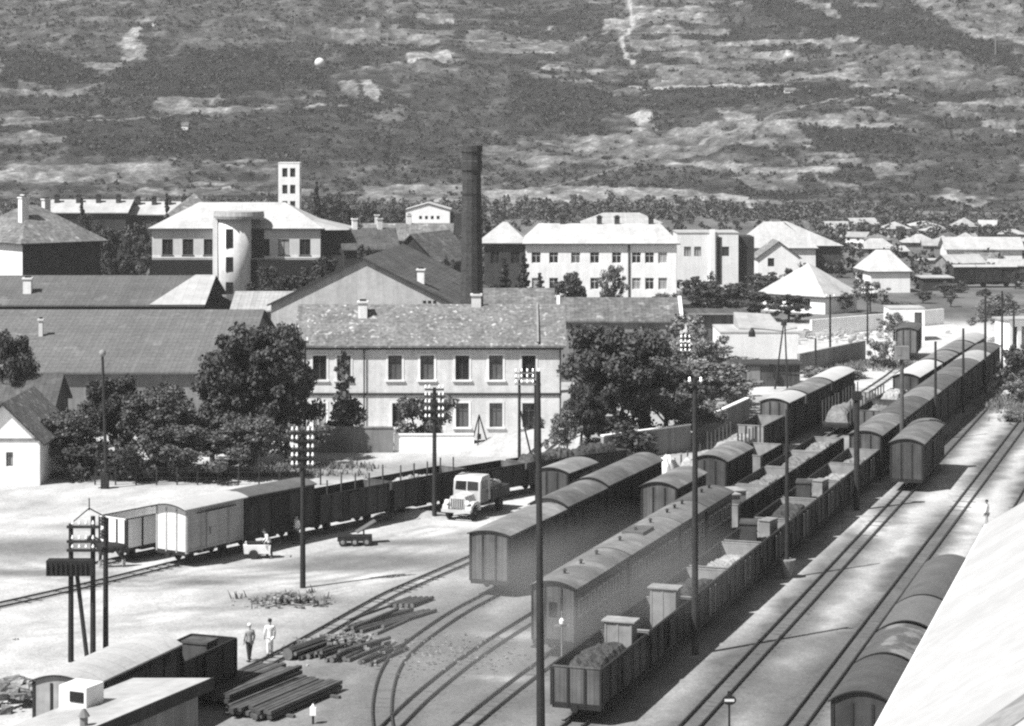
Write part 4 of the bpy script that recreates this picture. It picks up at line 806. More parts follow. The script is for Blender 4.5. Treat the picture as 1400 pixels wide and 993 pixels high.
part('lean_to', MB().hexa([(54.35, 1, 5.0), (57, 1, 5.0), (57, 15, 5.0), (54.35, 15, 5.0), (54.35, 1, 7.6), (57, 1, 6.2), (57, 15, 6.2), (54.35, 15, 7.6)]), M['wall_dark'], r)
building('low_shed', 'low pale roofed shed between the gabled long shed and the workshop gable', 'shed', (xat(318, 222), 222, 0), 0, 9.5, 9, 7.0, ('gx', 1.5), 'stone_grey', 'pale_roof', o=.3)
# little white gatehouse at the edge of the yard
r = building('gatehouse', 'little white house with gable front and one small window, dark side', 'house', (-38.5, 155, 0), 0, 5.15, 9.5, 3.35, ('gy', 2.5), 'white', 'tile_mottled', front=wins((xat(13, 155) + 38.5,), .5, 1.35, 2.35), o=.42)
part('string_course', MB().box(-.02, 5.17, -.06, -.003, 3.15, 3.33), M['stone_grey'], r)
building('dark_hut', 'dark hut with pale ridge behind the little white house', 'hut', (-44, 169, 0), 0, 8.6, 6, 4.0, ('gx', 2.0), 'wall_dark', 'tile_dark', o=.3)
# hip roofed house in the trees
r = building('villa', 'tall hip roofed house with white wall and ivy dark side, roof chimneys', 'house', (-57.5, 258, 0), math.radians(42), 10.5, 15, 12.2, ('hip', 4.2), 'wall_dark', 'tile', left=(), o=.7, chim=((2.6, 4.5, .9, 13.2, 17.0), (4.6, 7.5, .8, 14.5, 17.2), (7.8, 8.2, .8, 13.8, 16.6)))  # dark wall colour carries the shade of the side turned from the sun
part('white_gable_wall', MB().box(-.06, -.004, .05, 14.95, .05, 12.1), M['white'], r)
# school with the round stair tower
Ys = 300; X0 = xat(208, Ys); W = xat(438, Ys) - X0
ww = wins(px2((229, 257, 286, 361, 388, 417), X0, Ys), 1.5, 8.1, 10.3)
r = building('school', 'pale school with hipped white roof, round stair tower and dark ground floor', 'school', (X0, Ys, 0), 0, W, 13, 12.0, ('hip', 3.1), 'school', 'white_roof', front=ww, style='sill', fm='frame_dark', o=.55, ridge=12)
part('upper_wall', MB().box(.0, xat(300, Ys) - X0, -.05, -.004, 7.7, 8.05).box(xat(345, Ys) - X0, W, -.05, -.004, 7.7, 8.05), M['white'], r)
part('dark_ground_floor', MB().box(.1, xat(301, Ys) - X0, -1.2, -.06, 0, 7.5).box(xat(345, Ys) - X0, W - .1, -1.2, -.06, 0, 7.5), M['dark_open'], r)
tx = xat(321, Ys) - X0
tw = MB(); tw.lathe([(2.35, 0), (2.35, 13.1)], 28, 0, (tx, -.6, 0)); part('stair_tower', tw, M['plaster'], r, True)
cn = MB(); cn.lathe([(2.2, 13.1), (3.4, 13.12), (3.5, 13.5), (3.4, 14.1), (.3, 14.25)], 28, 0, (tx + .6, -.3, 0)); part('tower_canopy', cn, M['pale_roof'], r, False)
[part('tower_window', MB().box(tx - .85, tx + .15, -2.95, -2.55, a_, c_), M['glass'], r) for a_, c_ in ((3.0, 4.6), (6.0, 8.0), (9.2, 11.8))]
part('dark_recess', MB().box(tx + 2.2, tx + 4.0, -.09, -.052, 7.7, 11.9), M['wall_dark'], r); part('tower_fin', MB().box(tx - 2.75, tx - 2.1, -2.0, -.2, 0, 13.1), M['white'], r)  # flat dark panel paints in the shade beside the stair tower; added white strip paints in its lit left side
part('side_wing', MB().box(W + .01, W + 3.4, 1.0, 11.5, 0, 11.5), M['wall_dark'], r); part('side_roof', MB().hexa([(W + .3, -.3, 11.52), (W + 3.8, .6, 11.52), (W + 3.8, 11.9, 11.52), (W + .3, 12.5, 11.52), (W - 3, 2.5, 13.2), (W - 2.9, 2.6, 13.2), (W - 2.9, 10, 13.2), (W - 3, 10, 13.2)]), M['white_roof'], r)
# white tower with openings
r = thing('hose_tower', 'slender white tower with three rows of paired dark openings above the school roof', 'tower', (xat(380.5, 420), 420, 0)); b = MB(); tw_ = xat(409.5, 420) - xat(380.5, 420); hs = []
for zc in (10.0, 13.1, 16.2): hs += [(.75, 1.75, zc, zc + 1.7), (2.25, 3.25, zc, zc + 1.7)]
hs = hs[:4] + [(.75, 1.75, 16.3, 18.0), (2.25, 3.25, 16.3, 18.0)]
for o_, u_, i_, hh in (((0, 0, 0), (1, 0, 0), (0, 1, 0), hs), ((tw_, 0, 0), (0, 1, 0), (-1, 0, 0), hs), ((tw_, tw_, 0), (-1, 0, 0), (0, -1, 0), hs), ((0, tw_, 0), (0, -1, 0), (1, 0, 0), hs)): wall_side(b, o_, u_, i_, tw_, 0, 18.9, hh)
part('wall', b, M['white'], r); part('inner_core', MB().box(.3, tw_ - .3, .3, tw_ - .3, 0, 18.7), M['wall_dark'], r); part('cap', MB().box(-.05, tw_ + .05, -.05, tw_ + .05, 18.9, 19.1), M['white'], r)
# row block
for i, (xa, xb, Yr, ze) in enumerate(((57, 172, 400, 10.4), (173, 258, 404, 9.9))):
    X0 = xat(xa, Yr); W = xat(xb, Yr) - X0
    building('row_block', ['long row block with bright sheet roof and dark front, longer part', 'row block with bright sheet roof, shorter part beside the tall cypress'][i], 'apartments', (X0, Yr, 0), 0, W, 12, ze, ('gx', 2.0), 'wall_dark', 'white_roof', front=[h for z in (1.2, 4.2, 7.2) for h in wins([1.5 + 2.4 * k for k in range(int((W - 1) / 2.4))], 1.1, z, z + 1.6)], o=.5, group='row blocks under bright roofs',
        chim=[(W * f, 4.5, .8, ze + 1.2, ze + 2.8) for f in (.12, .38, .62, .86)], chm='wall_dark')
building('grey_hip_house', 'dark hip roofed house rising between the row block and the school', 'house', (xat(228, 370), 370, 0), 0, 8, 9, 11.0, ('hip', 3.4), 'wall_dark', 'tile', o=.5)
# workshop gable and brick chimney
r = building('workshop', 'big workshop with a plain grey gable and dark roof beside the brick chimney', 'workshop', (-23.6, 215, 0), -.10, 18.2, 26, 8.2, ('gy', 4.5), 'gable', 'tile_dark', o=.35, chim=((14.4, 3, .7, 9.4, 11.3),))
part('vent_slot', MB().box(15.0, 15.3, -.03, -.003, 8.3, 8.55).box(15.5, 15.8, -.03, -.003, 8.3, 8.55).box(16, 16.3, -.03, -.003, 8.3, 8.55), M['dark_open'], r)
b = MB(); prof = [(1.15, 0), (1.08, 8), (.86, 21.2), (.98, 21.4), (1.0, 22.2), (.92, 22.3), (.94, 23.0), (1.02, 23.1), (1.0, 23.7)]
r = thing('brick_chimney', 'tall sooty brick factory chimney with a thicker crown', 'chimney', (xat(645, 205), 205, 0)); b.lathe(prof, 12); part('shaft', b, M['brick'], r)
for z in (12.5, 16, 19): part('iron_band', MB().lathe([(1.05 - z * .011 + .06, z), (1.05 - z * .011 + .06, z + .18)], 12), M['iron'], r)
building('boiler_house', 'low tiled boiler house at the foot of the brick chimney', 'shed', (xat(655, 228), 226, 0), 0, 7.6, 10, 7.2, ('gx', 1.3), 'wall_dark', 'tile', o=.3)
# dark houses behind the workshop
building('dark_house', 'long low dark house with grey roof left of the small white hall', 'house', (xat(486, 335), 335, 0), 0, 14.5, 9, 8.6, ('gx', 2.2), 'wall_dark', 'tile', o=.4, chim=((3, 4.5, .7, 10, 12), (8, 4.5, .7, 10, 12)))
building('dark_house', 'steep roofed dark house just behind the workshop roof', 'house', (xat(528, 262), 262, 0), -.35, 6.5, 12, 9.6, ('gy', 3.2), 'wall_dark', 'tile', o=.3)
building('dark_house', 'small dark house with two chimneys in the trees beside the workshop', 'house', (xat(470, 300), 300, 0), .2, 7.5, 8, 9.0, ('gx', 2.6), 'wall_dark', 'tile_dark', o=.3, chim=((2, 4, .7, 11, 12.8), (5.5, 4, .7, 11, 12.8)))
X0 = xat(555, 450); r = building('white_hall', 'small white hall with curved top and four tiny windows beside the chimney', 'hall', (X0, 450, 0), 0, xat(615, 450) - X0, 10, 9.0, ('gy', 1.3), 'white', 'white_roof', front=wins([3.0, 4.2, 5.4, 6.6], .6, 7.0, 7.7), style='plain', o=.2)
part('side_wing', MB().box(9.05, 13, .5, 9, 0, 8.2), M['wall_dark'], r)
# hospital block
Yh = 300; X0 = xat(719, Yh); W = xat(925, Yh) - X0
cu = px2((733, 757, 787, 813, 843, 870, 888, 906), X0, Yh); 
r = building('hospital', 'long white two storey block with pale hipped roof and even windows', 'hospital', (X0, Yh, 0), 0, W, 13, 9.85, ('hip', 2.3), 'white', 'white_roof', front=wins(cu, 1.25, 7.0, 8.5) + wins(cu, 1.2, 3.4, 5.0), right=wins((3, 6.5, 10), 1.2, 7, 8.5), style='cross', fm='frame_white', o=.5, chim=[(W * f, 6.5, .7, 11.3, 13.0) for f in (.25, .5, .62, .85)], chm='wall_dark', ridge=17)
part('drainpipe', MB().box(xat(860, Yh) - X0 - .12, xat(860, Yh) - X0 + .12, -.12, -.003, .5, 9.7), M['wall_dark'], r)
part('dark_side', MB().box(W + .003, W + .05, .05, 12.9, .1, 9.4), M['concrete'], r)  # grey sheet over the white end wall, painting in its shade
X1 = xat(662, 306); building('hospital_wing', 'shaded wing with bright hip roof joined to the long white block', 'hospital wing', (X1, 306, 0), 0, xat(718, 306) - X1, 14, 9.6, ('hip', 2.5), 'wall_dark', 'white_roof', front=wins((1.5, 4.3), 1.2, 6.6, 8.3), o=.5, ridge=.6)  # wing walls coloured dark to carry their shade
# sheds right of the railway house
r = building('tiled_shed', 'low tiled shed with a white edged gable behind the big tree', 'shed', (xat(762, 219), 219, 0), -.02, 12.2, 9, 6.2, ('gx', 1.9), 'stone_grey', 'tile', o=.3); part('verge', MB().beam((12.42, -.3, 6.2), (12.42, 4.5, 8.22), .35, .12), M['white'], r); part('verge', MB().beam((.1, -.3, 6.2), (.1, 4.5, 8.22), .3, .12), M['white'], r)
building('long_hall', 'long low grey roofed hall with a row of small windows behind the white block', 'hall', (xat(797, 420), 420, 0), 0, 15.0, 8, 7.6, ('hip', 1.7), 'concrete', 'pale_roof', front=wins([1 + 1.6 * k for k in range(9)], .8, 6.2, 7.1), o=.4)
r = building('board_shed', 'dark shed of vertical boards under a flat pale edged roof', 'shed', (xat(948, 257), 257, 0), 0, 5.9, 6, 3.6, ('flat', 0), 'dark_wood', 'dark_wood', o=.7, door=(3.6, 5.0, .05, 2.6)); part('roof_edge', MB().box(-.7, 6.6, -.74, -.702, 3.6, 3.8), M['pale_wood'], r)
r = building('white_store', 'blank white walled store with a pale lean-to roof beside the board shed', 'store', (xat(985, 234), 234, 0), 0, 8.3, 9, 3.5, ('flat', 0), 'white', 'white_roof', o=.05); part('lean_to', MB().hexa([(2.2, 2, 3.66), (7, 2, 3.66), (7, 8, 3.66), (2.2, 8, 3.66), (2.2, 2, 3.9), (6.6, 2, 3.7), (6.2, 8, 4.9), (2.2, 8, 5.1)]), M['white_roof'], r)
r = building('coal_bunker', 'long low dark shelter with one pale door in front of the white store', 'shelter', (xat(1003, 215), 215, 0), 0, 6.5, 4, 2.1, ('flat', 0), 'dark_wood', 'wall_dark', o=.3); part('door', MB().box(1.3, 2.6, -.06, -.003, .1, 2.0), M['concrete'], r)
r = building('pale_gable_house', 'pale hip roofed house with white wall and dark side behind the small barn', 'house', (xat(1012, 385), 385, 0), -.02, 13.2, 9, 5.0, ('hip', 4.0), 'white', 'white_roof', right=wins((3, 6), 1, 1.5, 3), o=.5)
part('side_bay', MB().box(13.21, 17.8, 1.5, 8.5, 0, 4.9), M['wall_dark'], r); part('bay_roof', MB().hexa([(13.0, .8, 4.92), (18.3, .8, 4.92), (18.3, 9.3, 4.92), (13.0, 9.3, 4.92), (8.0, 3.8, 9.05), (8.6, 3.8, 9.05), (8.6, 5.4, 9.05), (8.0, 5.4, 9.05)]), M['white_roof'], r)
building('small_barn', 'small barn with patched roof in front of the pale hip roofed house', 'barn', (xat(1036, 364), 364, 0), .0, 7.0, 8, 4.2, ('gy', 2.6), 'white', 'tile_mottled', front=wins((2.2,), 1.1, 2.6, 4.0), o=.3)
building('white_house', 'low bright house with broad white roof and dark wall, over the concrete wall', 'house', (xat(1128, 300), 300, 0), math.radians(46), 7.5, 11, 2.7, ('hip', 3.9), 'white', 'white_roof', o=.5, left=wins((3, 8), 1, .8, 2.0))
building('white_house', 'bright house with striped white roof and shaded side, beyond the low bright one', 'house', (xat(1190, 340), 340, 0), .1, 6.3, 9, 3.5, ('hip', 2.9), 'white', 'white_roof', right=wins((2.5, 5.5), 1, .9, 2.3), o=.35, ridge=2.2)
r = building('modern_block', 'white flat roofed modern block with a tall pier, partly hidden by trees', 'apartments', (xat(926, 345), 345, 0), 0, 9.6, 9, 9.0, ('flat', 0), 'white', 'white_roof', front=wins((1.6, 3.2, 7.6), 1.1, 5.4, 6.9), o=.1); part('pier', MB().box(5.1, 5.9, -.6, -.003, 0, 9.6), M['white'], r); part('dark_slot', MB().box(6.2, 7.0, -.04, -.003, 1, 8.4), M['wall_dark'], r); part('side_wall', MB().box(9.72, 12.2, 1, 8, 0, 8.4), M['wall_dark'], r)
# far suburb along the foot of the hill
for i, (px, py, w_, h_, rs, wm, rm, lb) in enumerate(((1214, 325, 5.5, 2.2, 1.4, 'white', 'white_roof', 'tiny white gabled house, first of the far houses under the hill'), (1268, 326, 6.5, 1.8, 1.2, 'concrete', 'pale_roof', 'tiny far house with a long pale roof under the hill'), (1312, 324, 4.6, 2.6, 1.8, 'white', 'pale_roof', 'tiny two storey white house with a pointed roof under the hill'),
        (1236, 341, 7, 1.6, 1.5, 'concrete', 'pale_roof', 'far pale roofed house below the tiny white gabled one'), (1274, 343, 5.5, 1.4, 1.6, 'wall_dark', 'pale_roof', 'far dark walled house with rounded pale roof'), (1307, 344, 6, 1.8, 2.0, 'stone_grey', 'pale_roof', 'far house with a broad hip roof, below the pointed one'), (1345, 347, 7, 1.3, 1.2, 'stone_grey', 'tile', 'far grey roofed house beside the broad hip roof'), (1188, 338, 5, 1.6, 1.2, 'concrete', 'tile', 'far small grey house beside the row of thin trees'))):
    x, y, _ = gp(px, py); building('far_house', lb, 'house', (x, y, 0), random.uniform(-.1, .2), w_, 6, h_, ('hip', rs), wm, rm, o=.4, front=wins((w_ * .3, w_ * .7), .8, .8, 1.6), group='far houses under the hill')
rr = random.Random(21); tone = {'white_roof': 'bright', 'pale_roof': 'pale', 'tile': 'grey', 'tile_dark': 'dark'}
spots = ((1130, 322), (1150, 332), (1168, 318), (1246, 319), (1338, 322), (1362, 330), (1392, 326), (1330, 352), (1290, 331), (1262, 350), (1398, 345), (1175, 352), (1215, 352), (1320, 366), (1350, 378), (1298, 372))
for i, (px, py) in enumerate(spots):
    x, y, _ = gp(px, py); rm = rr.choice(list(tone)); wd = rr.uniform(3.5, 7.5); hh_ = rr.uniform(1.2, 2.4); wm = rr.choice(('white', 'concrete', 'stone_grey', 'wall_dark'))
    building('far_house', f'{"long" if wd > 5.6 else "small"} far {"white" if wm == "white" else "grey" if wm != "wall_dark" else "dark"} walled house with {tone[rm]} roof, {ORD[i]} in the valley cluster', 'house', (x, y, 0), rr.uniform(-.4, .4), wd, rr.uniform(4, 6), hh_, (rr.choice(('hip', 'gx')), rr.uniform(.8, 1.8)), wm, rm, o=.3, front=wins((wd * .3, wd * .7), .7, .5, hh_ - .3), group='far houses under the hill')
x, y, _ = gp(1378, 362); r = building('goods_shed', 'far white goods shed with a bright roof and dark gable edge', 'shed', (x - 11, y + 2, 0), -.05, 14, 9, 3.0, ('gx', 1.9), 'white', 'white_roof', o=.5)
x, y, _ = gp(1252, 366); building('platform_shed', 'very long low white shed across the far end of the yard', 'shed', (x, y, 0), 0, 19.5, 4, 1.3, ('flat', 0), 'concrete', 'white_roof', o=.3)
x, y, _ = gp(1262, 398); building('loading_shed', 'open white roofed loading shed beside the striped roof house', 'shed', (x, y, 0), 0, 4.6, 5, 2.0, ('flat', 0), 'wall_dark', 'white_roof', o=.3)
x, y, _ = gp(1384, 492); r = building('signal_cabin', 'narrow white cabin with tall dark windows at the far platform', 'cabin', (x - .3, y, 0), .33, 4.5, 3, 4.3, ('flat', 0), 'white', 'white_roof', front=[(.4, 1.0, 1.2, 3.6), (1.5, 2.1, 1.2, 3.6), (2.6, 3.2, 1.2, 3.6)], o=.25)
x, y, _ = gp(1258, 478); building('white_shed', 'white block with a dark doorway behind the small dark van', 'shed', (xat(1216, 262), 262, 0), 0, 4.2, 4, 3.8, ('flat', 0), 'white', 'white_roof', o=.05, door=(3.0, 3.9, .05, 3.4))
for i, (px, py, w_) in enumerate(((1218, 131, 3.2), (1073, 128, 4.5), (248, 176, 2.5), (905, 112, 2.4))):
    x, y = hill_pt(px, py); building('hill_cottage', ['white cottage at the bend of the hill path', 'long white cottage under the terraced field', 'tiny white cottage in the dark wood of the slope', 'tiny pale cottage beside the upper fields'][i], 'cottage', (x, y, float(hill_z(np.array(x), np.array(y))) - .8), 0, w_, 3.5, 2.0, ('gx', 1.1), 'plaster', 'tile', o=.2, group='cottages on the hillside')
x, y = hill_pt(437, 94); r = thing('water_tank', 'round white tank on the dark wooded slope', 'tank', (x, y, float(hill_z(np.array(x), np.array(y))))); b = MB(); b.lathe([(.3, 0.2)] + [(2.2 * math.cos(t), 2.4 + 2.2 * math.sin(t)) for t in np.linspace(-1.3, 1.5, 12)], 20); part('shell', b, M['white'], r, True); part('stand', MB().box(-1, 1, -1, 1, -.6, .35), M['stone_grey'], r)
for i, (px, py, hh) in enumerate(((403, 36, 11), (865, 24, 9), (1361, 75, 13))):
    x, y = hill_pt(px, py); r = thing('pylon', ['thin pale pylon above the dark wood of the slope', 'thin pylon beside the top bend of the hill path', 'thin pylon at the shoulder of the slope under the dark wooded band'][i], 'pylon', (x, y, float(hill_z(np.array(x), np.array(y)))), 0, 'pylons on the hillside'); part('mast', MB().tube((0, 0, -.3), (0, 0, hh), .22, .12, 6), M['concrete'], r); part('crossarm', MB().box(-1.2, 1.2, -.06, .06, hh - 1.2, hh - 1.05), M['concrete'], r)
# white station roof close to the viewer
d_, n_ = Vector((.299, .954, 0)), Vector((.954, -.299, 0)); Lr = 48.0; Wr = 13.6; ze, zr_ = 9.0, 13.4
Bp = Vector((*gp(1350, 715, ze)[:2], 0)); rz = math.atan2(n_.y, n_.x); org = Bp - d_ * Lr
r = thing('station_building', 'station building close by, under a broad smooth white roof', 'station', tuple(org), rz)
b = MB(); b.extr([(0, ze), (Wr / 2, zr_), (Wr, ze), (Wr, ze - .22), (Wr / 2, zr_ - .22), (0, ze - .22)], 0, Lr, 0, 1); part('roof', b, M['station_roof'], r)
b = MB(); g0, g1 = .7, Wr - .7; zz = ze + (zr_ - ze) * .7 / (Wr / 2) - .23
b.face([(g0, .4, 0), (g0, .4, zz), (g0, Lr - .5, zz), (g0, Lr - .5, 0)]); b.face([(g1, .4, 0), (g1, .4, zz), (g1, Lr - .5, zz), (g1, Lr - .5, 0)])
for y in (.4, Lr - .5): b.face([(g0, y, 0), (g1, y, 0), (g1, y, zz), (Wr / 2, y, zr_ - .24), (g0, y, zz)])
part('wall', b, M['plaster'], r)
def roof_hit(px, py):                           # pixel -> point of the near roof slope, in the building's own axes
    dr = Vector(((px - CX) / F, 1, -(py - HY) / F)); o_ = Vector((0, 0, H)); inv = Matrix.Rotation(-rz, 3, 'Z'); lo_ = inv @ (o_ - org); ld = inv @ dr; sl = (zr_ - ze) / (Wr / 2)
    t = (ze - lo_.z + sl * lo_.x) / (ld.z - sl * ld.x); return lo_ + ld * t
q = [roof_hit(*p) for p in ((1330, 1000), (1402, 950), (1402, 982), (1370, 1004))]; part('lead_flashing', MB().hexa([tuple(v + Vector((0, 0, .01))) for v in q] + [tuple(v + Vector((0, 0, .05))) for v in q]), M['concrete'], r)
part('gutter', MB().tube((-.06, 0, ze - .12), (-.06, Lr, ze - .12), .07), M['white'], r)
# white flat roofed house at the lower edge
A_ = Vector((*gp(291, 927, 6.0)[:2], 0)); dd = Vector((.415, .91, 0)); rz2 = math.atan2(-.415, .91); o2 = A_ - dd * 14 - Vector((.91, -.415, 0)) * 3.3
r = thing('flat_house', 'white sheet roofed house with a square chimney at the lower edge of the yard', 'house', tuple(o2), rz2)
part('wall', MB().hexa([(.35, .35, 0), (2.95, .35, 0), (2.95, 13.6, 0), (.35, 13.6, 0), (.35, .35, 5.52), (2.95, .35, 5.78), (2.95, 13.6, 5.78), (.35, 13.6, 5.52)]), M['concrete'], r)
part('roof', MB().hexa([(0, 0, 5.5), (3.3, 0, 5.84), (3.3, 14, 5.84), (0, 14, 5.5), (0, 0, 5.66), (3.3, 0, 6.0), (3.3, 14, 6.0), (0, 14, 5.66)]), M['white_roof'], r)
part('fascia', MB().hexa([(3.302, 0, 5.6), (3.36, 0, 5.6), (3.36, 14, 5.6), (3.302, 14, 5.6), (3.302, 0, 6.03), (3.36, 0, 6.03), (3.36, 14, 6.03), (3.302, 14, 6.03)]), M['wall_dark'], r)
c = part('chimney', MB().box(.1, 1.2, 9.5, 10.5, 5.0, 6.45), M['white'], r); part('flue', MB().box(.55, 1.1, 9.47, 9.499, 5.95, 6.3), M['dark_open'], c)
part('roof_pipe', MB().tube((2.75, 7.2, 5.8), (2.75, 7.2, 6.25), .13).tube((2.75, 7.2, 6.25), (2.75, 7.2, 6.5), .2, .05), M['stone_grey'], r)
# walls
def wallrun(label, pts, h, th, m, cap=None, name='garden_wall'):
    r = thing(name, label, 'wall', (pts[0][0], pts[0][1], 0)); p0 = Vector((pts[0][0], pts[0][1], 0)); b, cpm = MB(), MB()
    for a_, c_ in zip(pts[:-1], pts[1:]):
        a_ = Vector((a_[0], a_[1], 0)) - p0; c_ = Vector((c_[0], c_[1], 0)) - p0
        b.beam(a_ + Vector((0, 0, h / 2)), c_ + Vector((0, 0, h / 2)), th, h); cpm.beam(a_ + Vector((0, 0, h + .054)), c_ + Vector((0, 0, h + .054)), th + .12, .1)
    part('wall', b, M[m], r)
    if cap: part('coping', cpm, M[cap], r)
    return r
wallrun('shaded grey garden wall in front of the conifer', [(xat(425, 171), 171), (xat(538, 171), 171)], 1.9, .3, 'stone_grey', 'concrete')
wallrun('low white wall in front of the railway house', [(xat(539, 171.3), 171.3), (xat(648, 171.3), 171.3)], 1.3, .3, 'white', 'white')
wallrun('grey wall with pale coping under the big trees', [(6.8, 165.5), (13.9, 172.0)], 2.0, .3, 'concrete', 'white'); wallrun('grey boundary wall with bright coping beside the far row of vans', [(14.6, 175), (16.9, 180), (20.3, 189)], 2.0, .3, 'concrete', 'white')
wallrun('stained grey concrete wall in front of the white ground', [(29.5, 226), (38.6, 240.4)], 2.1, .3, 'concrete', None, 'concrete_wall')
wallrun('far white boundary wall behind the telegraph poles', [(36.5, 268), (56, 285)], 2.0, .3, 'white', None, 'boundary_wall')
# ---------------------------------------------------------------- trees
def leaf_mesh(name, clumps, per, size, m, cr=.30, seed=0, squash=.8):
    r = np.random.default_rng(seed); C = np.repeat(np.array(clumps)[:, :3], per, 0); R = np.repeat(np.array(clumps)[:, 3], per); n = len(C)
    d = r.normal(size=(n, 3)); d /= np.linalg.norm(d, axis=1)[:, None]; rad = R * r.uniform(.35, 1.08, n); P = C + d * rad[:, None] * np.array([1, 1, squash])
    a_ = r.normal(size=(n, 3)) + d * .2; a_ /= np.linalg.norm(a_, axis=1)[:, None]; b_ = np.cross(a_, d + r.normal(size=(n, 3)) * .6); b_ /= np.linalg.norm(b_, axis=1)[:, None] + 1e-9
    q = (size * r.uniform(.5, 1.3, n))[:, None]
    V = np.stack([P - a_ * q - b_ * q * .5, P + a_ * q * .3 - b_ * q * .8, P + a_ * q + b_ * q * .4, P - a_ * q * .2 + b_ * q * .7], 1).reshape(-1, 3)
    return nmesh(name, V, np.arange(len(V)).reshape(-1, 4), m)
def broad_tpl(seed, m, per=70, n=46, size=.035, low=.12):          # unit tree: height 1, crown radius about .5
    r = random.Random(seed); cl = []
    lobes = [(r.uniform(-.22, .22), r.uniform(-.22, .22), r.uniform(.34, .74), r.uniform(.17, .27)) for _ in range(7)] + [(0, 0, .6, .27), (.05, -.05, .8, .15)]
    for _ in range(n):
        L_ = r.choice(lobes); v = Vector((r.gauss(0, 1), r.gauss(0, 1), r.gauss(0, 1))).normalized() * L_[3] * r.uniform(.65, 1.1)
        z = max(low, min(.95, L_[2] + v.z)); cl.append((L_[0] + v.x, L_[1] + v.y, z, r.uniform(.05, .11)))
    crown = leaf_mesh('crown', cl, per, size, m, seed=seed)
    b = MB(); b.tube((0, 0, -.02), (.01, 0, .22), .028, .022, 8); b.tube((.01, 0, .22), (.0, .02, .55), .022, .012, 7)
    for i in range(6):
        t = i * 1.05 + r.random(); z = r.uniform(.2, .45); b.tube((.01, .0, z), (math.cos(t) * .26, math.sin(t) * .26, z + r.uniform(.12, .3)), .012, .004, 5)
    return crown, b.mesh('trunk', M['trunk'])
def conifer_tpl(seed, m, width=.22, per=60, size=.024, layers=15):
    r = random.Random(seed); cl = []
    for i in range(layers):
        z = .12 + .84 * i / layers; w_ = width * (1 - .92 * (i / layers)) * r.uniform(.8, 1.15); k = max(2, int(7 * (1 - i / layers)))
        for j in range(k):
            t = r.uniform(0, 6.3); cl.append((math.cos(t) * w_ * .7, math.sin(t) * w_ * .7, z + r.uniform(-.02, .02), w_ * .38 + .012))
        cl.append((0, 0, z, w_ * .4 + .012))
    cl.append((0, 0, .96, .02)); b = MB(); b.tube((0, 0, -.02), (0, 0, .95), .018, .003, 7)
    for i in range(14):
        t = i * 2.4; z = .12 + .05 * i; b.tube((0, 0, z), (math.cos(t) * width * .8 * (1 - z), math.sin(t) * width * .8 * (1 - z), z - .01), .005, .002, 4)
    return leaf_mesh('crown', cl, per, size, m, seed=seed, squash=.6), b.mesh('trunk', M['trunk'])
def bush_tpl(seed, m, per=70, n=22, size=.05):
    r = random.Random(seed); cl = [(r.uniform(-.34, .34), r.uniform(-.34, .34), r.uniform(.12, .75), r.uniform(.10, .2)) for _ in range(n)]
    b = MB()
    for i in range(5): t = i * 1.3; b.tube((math.cos(t) * .05, math.sin(t) * .05, -.02), (math.cos(t) * .25, math.sin(t) * .25, .6), .02, .006, 5)
    return leaf_mesh('crown', cl, per, size, m, seed=seed), b.mesh('trunk', M['trunk'])
TPL = {'b1': broad_tpl(1, M['leaf'], per=130, size=.022), 'b2': broad_tpl(2, M['leaf'], n=52), 'b3': broad_tpl(3, M['leaf_dark'], n=56, per=130, size=.022), 'b4': broad_tpl(4, M['leaf_pale'], per=120, size=.018), 'b5': broad_tpl(5, M['leaf'], per=230, n=84, size=.0155, low=.04), 'b6': broad_tpl(6, M['leaf_dark'], per=240, n=92, size=.0145, low=.06),
       'c1': conifer_tpl(7, M['leaf_dark']), 'c2': conifer_tpl(8, M['leaf_dark'], width=.13, per=40), 'c3': conifer_tpl(9, M['leaf'], width=.30, per=34, size=.03, layers=10), 'u1': bush_tpl(10, M['leaf'], per=170, size=.03), 'u2': bush_tpl(11, M['leaf_pale'], per=150, size=.028), 'u3': bush_tpl(12, M['leaf_dark'], per=170, size=.03)}
def tree(k, px, Y, top, wpx, label, cat='tree', name=None, group=None, base=0.0):
    x = xat(px, Y); h = zat(top, Y) - base; wd = wpx / F * Y
    nm = name or ('conifer' if k[0] == 'c' else 'bush' if k[0] == 'u' else 'broadleaf_tree')
    r = thing(nm, label, cat, (x, Y, base), random.uniform(0, 6.28), group); cw = {'b': .80, 'c': .5, 'u': .95}[k[0]]
    if k == 'c2': cw = .30
    if k == 'c3': cw = .62
    r.scale = (wd / cw, wd / cw, h / 1.0)
    link('crown', TPL[k][0], r); link('trunk', TPL[k][1], r); return r
GT = 'garden trees behind the white yard'
for a_ in (('b5', 92, 160, 553, 105, 'rounded tree beside the little white house'), ('b6', 160, 163, 505, 105, 'dark tree behind the lamp post in the yard'), ('b5', 225, 160, 515, 120, 'bushy tree in front of the long tile roof, right of the lamp post'), ('b5', 290, 165, 500, 120, 'spreading tree in the middle of the garden row'),
        ('b6', 338, 166, 432, 145, 'tallest dark tree left of the railway house'), ('b5', 392, 168, 428, 100, 'tree whose crown touches the corner of the railway house'), ('b5', 345, 158, 560, 110, 'low leafy tree in front of the tallest garden tree'), ('u1', 405, 164, 565, 80, 'round bush left of the conifer'), ('b5', 255, 157, 575, 110, 'low dense tree at the fence of the garden'), ('u3', 130, 158, 590, 90, 'dark bush at the foot of the lamp post'), ('u1', 190, 157, 590, 80, 'leafy bush between the low trees of the garden fence')):
    tree(*a_, group=GT)
tree('b6', 8, 172, 440, 85, 'dark tree at the edge behind the little white house')
